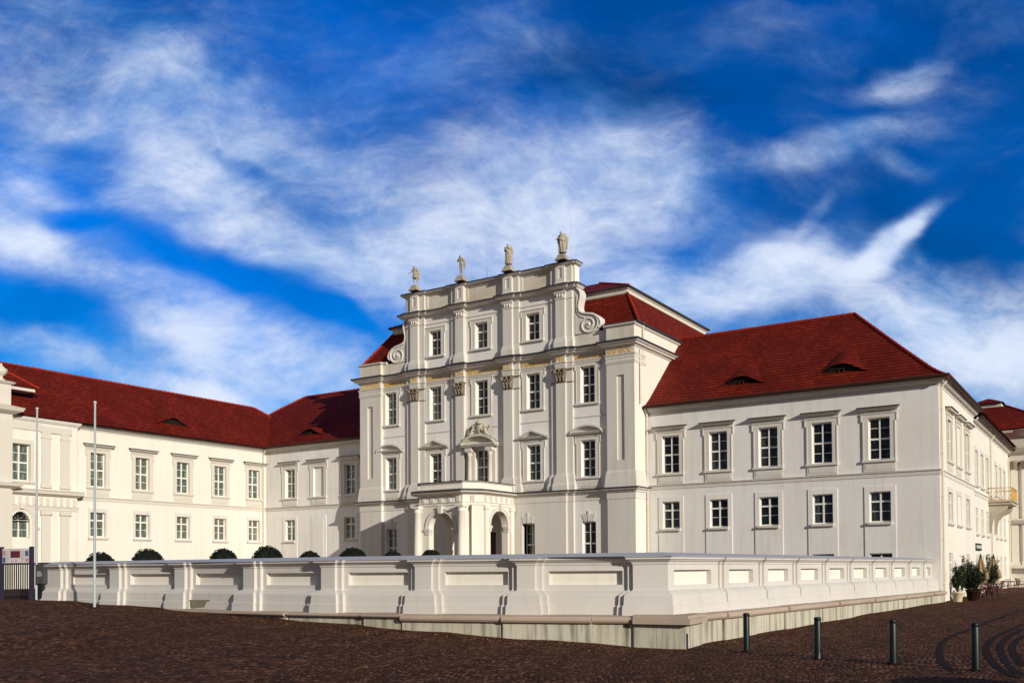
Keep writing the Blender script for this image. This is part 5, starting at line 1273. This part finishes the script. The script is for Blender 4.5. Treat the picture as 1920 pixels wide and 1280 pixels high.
flagpole(*camxy(-19.55, 35.4)[:2], 7.25, 'tall white flagpole beside the gate and the left end of the wall')
flagpole(*camxy(-15.35, 31.3)[:2], 6.86, 'tall white flagpole in front of the first panel of the wall')
for i, (px, top, r, dd, lb) in enumerate([(188, 1035, .58, 38, 'dark clipped ball shrub behind the wall, partly hidden by the white flagpole'), (277, 1028, .62, 38, 'dark clipped ball shrub above the wall, first to the right of the flagpole'), (419, 1028, .55, 38, 'dark clipped ball shrub above the wall under the fourth window of the long left wing'),
    (502, 1023, .62, 38, 'largest dark clipped ball shrub, at the inner corner of the left wings'), (581, 1033, .46, 38, 'small dark clipped shrub in front of the blind window of the short left wing'), (662, 1026, .56, 38, 'dark clipped ball shrub standing left of the central block corner'),
    (737, 1033, .42, 38, 'small low dark clipped shrub under the leftmost basement window of the central block'), (808, 1030, .40, 38, 'dark clipped shrub directly before the left column of the porch')]):
    lat = (px-1041.4)/1762*dd; x, y = camxy(lat, dd); hor = 1066.8-(px-1041)*.0078
    topiary(x, y, (hor-top)/1762*dd, r, lb, 50+i)

# gate, notice board and grey cabinet at the left -------------------------
M_FENCE = mat('black_fence_paint', (.012, .012, .014), .45, .5)
gx, gy = camxy(-22.9, 38.5); g2x, g2y = camxy(-17.95, 36.4)
ga, gb = Vector((gx, gy)), Vector((g2x, g2y)); gd = (gb-ga).normalized(); gn = Vector((gd.y, -gd.x)); fG = Fr(ga.x, ga.y, gd.x, gd.y, gn.x, gn.y); GL = (gb-ga).length
gzb = gz(ga.x, ga.y)
gt = thing('gate', ((ga.x+gb.x)/2, (ga.y+gb.y)/2, gzb), 'black iron bar gate with a gilded emblem, left of the forecourt wall', 'gate')
mb = MB(); k = 0; u = .05
while u < GL: mb.fb(fG, u-.018, u+.018, gzb+.08, .36, -.018, .018); u += .125
mb.build('bars', M_FENCE, gt)
mb = MB(); mb.fb(fG, 0, GL, .36, .43, -.03, .03); mb.fb(fG, 0, GL, gzb+.02, gzb+.10, -.03, .03); mb.build('rail', M_FENCE, gt)
mb = MB(); mb.lathe((*fG.p(3.15, 0, .04)[:2], -.38), [(.02, -.15), (.10, -.08), (.14, 0), (.10, .1), (.03, .16)], 10, sy=.4)
for s_ in (-1, 1): mb.tube([fG.p(3.15+s_*.08, -.3, .05), fG.p(3.15+s_*.24, -.16, .05), fG.p(3.15+s_*.34, -.34, .05), fG.p(3.15+s_*.2, -.5, .05)], [.03, .05, .04, .02], 6)
mb.build('emblem', M_GOLD, gt)
# notice board in front of the gate
M_BOARD = mat('pale_notice_board', (.52, .50, .50), .5, .4); M_BPOST = mat('dark_violet_post', (.03, .025, .045), .5, .4)
M_PIC = mat('maroon_picture', (.10, .02, .035), .5, .3); M_PIC2 = mat('blue_picture', (.06, .10, .22), .5, .3); M_PINK = mat('pink_print', (.42, .20, .24), .6, .3); M_TXT = mat('grey_print', (.25, .23, .24), .6, .3)
bA = Vector(camxy(-21.3, 36.9)); bB = Vector(camxy(-19.75, 35.4)); 
bA = Vector(camxy(-21.1, 35.8)); bB = Vector(camxy(-19.55*35.2/35.4-.4, 35.5))
bd = (bB-bA).normalized(); bn = Vector((bd.y, -bd.x)); fB = Fr(bA.x, bA.y, bd.x, bd.y, bn.x, bn.y); BL = (bB-bA).length; bz = gz(bA.x, bA.y)
bt = thing('notice_board', (bA.x, bA.y, bz), 'pale notice board with a maroon picture on dark posts above the gate', 'notice board')
for u in (-.06, BL+.0):
    mb = MB(); mb.fb(fB, u, u+.12, bz-.05, 1.02, -.06, .06); mb.build('post', M_BPOST, bt)
mb = MB(); mb.fb(fB, .061, BL-.001, .40, .95, -.025, .025); bo = mb.build('board', M_BOARD, bt)
mb = MB(); mb.fb(fB, BL*.33, BL*.66, .60, .86, .026, .032); mb.build('picture', M_PIC, bo)
mb = MB(); mb.fb(fB, BL*.84, BL*.95, .66, .86, .026, .032); mb.fb(fB, .08, .2, .42, .62, .026, .032); mb.build('picture', M_PIC2, bo)
mb = MB(); mb.fb(fB, BL*.85, BL*.95, .45, .58, .026, .032); mb.fb(fB, .08, .2, .68, .88, .026, .032)
for k in range(2): mb.fb(fB, BL*(.36+.14*k), BL*(.40+.14*k), .44, .54, .026, .03)
mb.build('picture', M_PINK, bo)
mb = MB()
for k in range(9):
    for c0, c1 in ((.14, .30), (.69, .82)): mb.fb(fB, BL*c0, BL*(c1-.02*((k*7) % 3)), .84-k*.045, .852-k*.045, .026, .029)
mb.fb(fB, BL*.28, BL*.7, .90, .912, .026, .029); mb.build('text_lines', M_TXT, bo)
cxx, cyy = camxy(-19.3, 35.3)
mb = MB(); zb = gz(cxx, cyy); ct = thing('cabinet', (cxx, cyy, zb), 'dark grey utility cabinet on a post beside the notice board', 'cabinet')
f = Fr(cxx, cyy, bd.x, bd.y, bn.x, bn.y); M_CABG = mat('dark_grey_cabinet', (.055, .06, .058), .5, .4)
mb.fb(f, -.16, .16, -.38, .30, -.12, .12); mb.fb(f, -.18, .18, .301, .33, -.14, .14); mb.build('case', M_CABG, ct)
mb = MB(); mb.fb(f, -.1, .08, -.12, .08, .121, .127); mb.fb(f, .10, .12, -.1, 0, .121, .15); mb.build('door_plate', M_TXT, ct)
mb = MB(); mb.fb(f, -.09, .09, zb-.05, -.381, -.07, .07); mb.build('post', M_FENCE, ct)

# café corner by the right side wall -----------------------------------------
M_UMB = plaster('beige_umbrella_canvas', (.30, .22, .13), .4, (.18, .13, .07)); M_UMBT = mat('dark_green_canvas', (.02, .035, .02), .8, .2)
M_WOOD = mat('red_brown_rattan', (.10, .028, .018), .5, .4); M_POT = mat('cream_glazed_pot', (.62, .55, .36), .5, .4)
M_LEAF = mat('oleander_leaves', (.03, .06, .018), .6, .3); M_LEAFD = mat('dark_bush_leaves', (.014, .026, .012), .7, .2)
def umbrella(x, y, label, h=2.42):
    z = gz(x, y); t = thing('umbrella', (x, y, z), label, 'umbrella', 'closed cafe umbrellas')
    mb = MB(); mb.tube([(x, y, z), (x, y, z+h)], .03, 8); mb.build('pole', M_WOOD, t)
    mb = MB(); n = 24; G = []
    for zz, r in ((h-.02, .02), (h-.25, .06), (h-.7, .18), (h-1.1, .29), (h-1.4, .33), (h-1.48, .18), (h-1.65, .26)):
        G.append([(x+r*(1+.30*math.cos(k*math.pi*8/n*2))*math.cos(2*math.pi*k/n), y+r*(1+.30*math.cos(k*math.pi*8/n*2))*math.sin(2*math.pi*k/n), z+zz+.07*math.sin(k*1.7)*(zz < h-1)) for k in range(n)])
    for a, b in zip(G[1:], G[2:]):
        for k in range(n): mb.q(a[k], a[(k+1) % n], b[(k+1) % n], b[k])
    mb.build('folded_canopy', M_UMB, t)
    mb = MB()
    for k in range(n): mb.q(G[0][k], G[0][(k+1) % n], G[1][(k+1) % n], G[1][k])
    mb.build('canopy_cap', M_UMBT, t)
    mb = MB(); mb.lathe((x, y, z), [(.3, 0), (.3, .08), (.05, .12)], 12); mb.build('stand', M_SHADOW_FITTING, t)
umbrella(-7.0, 56.5, 'folded beige umbrella with a dark green tip, nearer of the two at the cafe'); umbrella(-6.85, 61.0, 'folded beige umbrella with a reddish dark tip, farther of the two at the cafe')
def potted(x, y, h, r, label, seed, pot=True, m=None, cat='potted plant'):
    z = gz(x, y); t = thing('potted_plant', (x, y, z), label, cat, 'plants in pots at the cafe'); rr = random.Random(seed)
    mb = MB(); mb.lathe((x, y, z), [(.2, 0), (.27, .42), (.31, .44), (.31, .5), (.27, .5), (.25, .44)], 14); mb.build('pot', M_POT if pot else M_SHADOW_FITTING, t)
    st = MB(); lf = MB()
    for k in range(16):
        a = rr.random()*6.28; tp = Vector((x+math.cos(a)*r*rr.random(), y+math.sin(a)*r*rr.random(), z+h*(.55+.45*rr.random()))); b = Vector((x, y, z+.45)); mid = (tp+b)/2+Vector((math.cos(a)*r*.2, math.sin(a)*r*.2, .1))
        st.tube([b, mid, tp], [.018, .012, .006], 5)
        for q in range(60):
            s_ = .25+.75*rr.random(); p = b.lerp(mid, s_*2) if s_ < .5 else mid.lerp(tp, s_*2-1)
            d = Vector((rr.gauss(0, 1), rr.gauss(0, 1), rr.gauss(.4, .8))).normalized(); l = .13+.1*rr.random(); w = d.cross(Vector((rr.random(), rr.random(), rr.random()))).normalized()*.025
            lf.q(p, p+d*l*.5+w, p+d*l, p+d*l*.5-w)
    st.build('stem', M_BARK, t); lf.build('foliage', m or M_LEAF, t)
potted(-7.35, 50.6, 1.8, .5, 'loose green plant in a cream pot at the corner of the right wing', 3)
potted(-7.25, 54.6, 2.3, .65, 'tall dark bushy plant between the cream pot and the umbrellas', 5, False, M_LEAFD)
potted(-7.2, 56.2, 1.9, .6, 'low dark bush beneath the nearer folded umbrella', 8, False, M_LEAFD)
potted(-6.9, 52.3, 1.3, .45, 'small dark bush between the cream pot and the first chairs', 12, False, M_LEAFD)
potted(-6.85, 59.0, 1.8, .6, 'dark bush filling the gap between the two folded umbrellas', 14, False, M_LEAFD)
potted(-7.1, 63.2, 2.5, .8, 'tall green shrub in a dark pot behind the umbrellas', 6, False, M_LEAF)
def cafe_chair():
    t = thing('cafe_chair', (0, 0, -ZO), 'x', 'chair', 'rattan cafe chairs'); z = -ZO
    mb = MB(); mb.lathe((0, 0, z+.44), [(.2, 0), (.22, .02), (.22, .045), (.18, .05)], 14); mb.build('seat', M_WOOD, t)
    for sx in (-1, 1):
        for sy in (-1, 1):
            mb = MB(); mb.tube([(sx*.15, sy*.15, z+.45), (sx*.21, sy*.2, z)], .014, 6); mb.build('leg', M_WOOD, t)
    mb = MB(); mb.tube([(-.2, -.1, z+.45), (-.24, -.2, z+.72), (-.15, -.28, z+.86), (0, -.31, z+.89), (.15, -.28, z+.86), (.24, -.2, z+.72), (.2, -.1, z+.45)], .014, 6)
    for k in range(5): mb.tube([(-.12+.06*k, -.18, z+.48), (-.12+.06*k, -.29, z+.86)], .01, 4)
    mb.build('backrest', M_WOOD, t)
    mb = MB()
    for sx in (-1, 1): mb.tube([(sx*.23, -.18, z+.68), (sx*.27, .05, z+.68), (sx*.2, .15, z+.46)], .014, 6)
    mb.build('armrest', M_WOOD, t)
    return t
ch0 = cafe_chair()
def copy_thing(src, loc, rot, label):
    c = src.copy(); scene.collection.objects.link(c); c.location = loc; c.rotation_euler = (0, 0, rot); c['label'] = label
    for k in src.children: d = k.copy(); scene.collection.objects.link(d); d.parent = c
    return c
CH = [(-6.6, 52.6, 1.2, 'red-brown rattan chair closest to the cream plant pot'), (-6.3, 54.0, 2.6, 'red-brown rattan chair before the tall dark bush'), (-6.75, 55.2, .4, 'red-brown rattan chair against the low dark bush'),
      (-6.2, 56.6, 2.0, 'red-brown rattan chair in front of the nearer folded umbrella'), (-6.4, 59.2, .8, 'red-brown rattan chair between the two folded umbrellas'), (-6.6, 64.8, 2.8, 'red-brown rattan chair just past the green shrub'),
      (-6.3, 66.9, 1.0, 'red-brown rattan chair in the middle of the far group'), (-6.2, 69.4, 4.4, 'farthest rattan chair with its round back toward the square')]
kids = list(ch0.children)
for i, (x, y, r, lb) in enumerate(CH):
    loc = Vector((x, y, gz(x, y)+ZO))
    if i == 0: ch0.location = loc; ch0.rotation_euler = (0, 0, r); ch0['label'] = lb
    else: copy_thing(ch0, loc, r, lb)
def table(x, y, label):
    z = gz(x, y); t = thing('cafe_table', (x, y, z), label, 'table', 'round cafe tables')
    mb = MB(); mb.lathe((x, y, z), [(.36, .70), (.38, .72), (.38, .74), (.36, .75)], 18); mb.build('table_top', M_WOOD, t)
    mb = MB(); mb.tube([(x, y, z), (x, y, z+.7)], .03, 8); mb.lathe((x, y, z), [(.22, 0), (.2, .03), (.04, .06)], 12); mb.build('pedestal', M_BLACK, t)
table(-6.9, 53.5, 'round dark cafe table near the tall dark bush'); table(-6.4, 58.0, 'round dark cafe table near the folded umbrellas'); table(-6.6, 66.0, 'round dark cafe table in the far group')

# paving: cast-shadow arcs painted right of the bollards, fallen leaves, added shadow caster out of shot
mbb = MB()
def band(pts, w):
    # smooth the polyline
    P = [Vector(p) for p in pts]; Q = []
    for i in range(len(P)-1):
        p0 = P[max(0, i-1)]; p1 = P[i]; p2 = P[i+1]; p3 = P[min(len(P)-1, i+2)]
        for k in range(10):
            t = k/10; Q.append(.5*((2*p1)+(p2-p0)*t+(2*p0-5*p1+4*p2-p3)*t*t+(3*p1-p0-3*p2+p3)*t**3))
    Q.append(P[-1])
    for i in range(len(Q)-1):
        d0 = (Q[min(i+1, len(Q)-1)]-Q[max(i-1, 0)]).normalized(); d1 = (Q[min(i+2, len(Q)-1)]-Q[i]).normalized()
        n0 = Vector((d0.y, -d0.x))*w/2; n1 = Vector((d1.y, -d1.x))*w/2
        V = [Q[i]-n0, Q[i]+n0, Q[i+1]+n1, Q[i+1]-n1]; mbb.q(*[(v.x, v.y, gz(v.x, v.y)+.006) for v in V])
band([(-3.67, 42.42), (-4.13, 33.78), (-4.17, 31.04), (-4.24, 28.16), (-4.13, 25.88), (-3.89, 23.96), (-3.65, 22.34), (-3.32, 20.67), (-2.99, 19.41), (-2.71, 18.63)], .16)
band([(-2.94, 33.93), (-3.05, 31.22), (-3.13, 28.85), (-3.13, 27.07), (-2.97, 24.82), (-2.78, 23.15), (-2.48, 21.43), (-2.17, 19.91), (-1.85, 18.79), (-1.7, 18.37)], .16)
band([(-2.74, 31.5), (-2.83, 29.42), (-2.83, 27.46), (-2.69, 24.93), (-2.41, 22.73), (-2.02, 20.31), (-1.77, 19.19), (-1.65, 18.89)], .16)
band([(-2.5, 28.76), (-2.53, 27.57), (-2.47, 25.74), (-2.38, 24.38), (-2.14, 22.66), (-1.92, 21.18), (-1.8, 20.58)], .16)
mbb.build('painted_shadow_arc', M_SHADOW_FITTING, kind='structure')  # shadow arcs laid as dark strips; their caster is not modelled
M_LEAFY = mat('yellow_fallen_leaves', (.42, .24, .05), .7, .3)
mb = MB(); rl = random.Random(21)
for k in range(420):
    t = rl.random()
    if rl.random() < .6:     # drifted along the foot of the wall
        if rl.random() < .7:
            i = rl.randrange(len(front_line)-1); a = Vector(front_line[i]).lerp(Vector(front_line[i+1]), rl.random()); x, y = a.x+rl.gauss(0, .3), a.y-.95-abs(rl.gauss(0, 1.3))
        else: y = 22+rl.random()*26; x = -9.2+(y-22)*.065+abs(rl.gauss(0, .35))
    else: x, y = camxy(rl.uniform(-12, 12), rl.uniform(15, 27))
    z = gz(x, y)+.012+rl.random()*.01; a = rl.random()*6.28; s_ = .02+.022*rl.random(); tl = rl.uniform(-.012, .02)
    ca, sa = math.cos(a)*s_, math.sin(a)*s_
    mb.q((x-ca, y-sa, z), (x+sa*.6, y-ca*.6, z+tl), (x+ca, y+sa, z+.004), (x-sa*.6, y+ca*.6, z+tl*.5))
mb.build('fallen_leaves', M_LEAFY, kind='stuff')
M_COVER = mat('rusty_iron', (.05, .022, .012), .7, .2)
for (px, py, lb) in ((-20.2, 17.6, 'flat rusty manhole cover in the cobbles at the left'),):
    z = gz(px, py); mb = MB(); mb.lathe((px, py, z), [(.42, -.02), (.42, .012), (.38, .018)], 24); o = mb.build('manhole_cover', M_COVER); tag(o, lb, 'manhole cover')
# unseen planter added outside the picture on the right to throw the corner shadow
mb = MB(); x, y = .75, 15.55; z = gz(x, y)-.05
mb.lathe((x, y, z), [(1.0, 0), (1.0, .12), (.92, .16), (.92, .9), (1.02, .96), (1.02, 1.1), (.9, 1.1)], 28)
o = mb.build('planter', M_PLINTH); tag(o, 'unseen stone planter added beyond the right edge to cast a shadow', 'planter')
print('objects', len(bpy.data.objects))
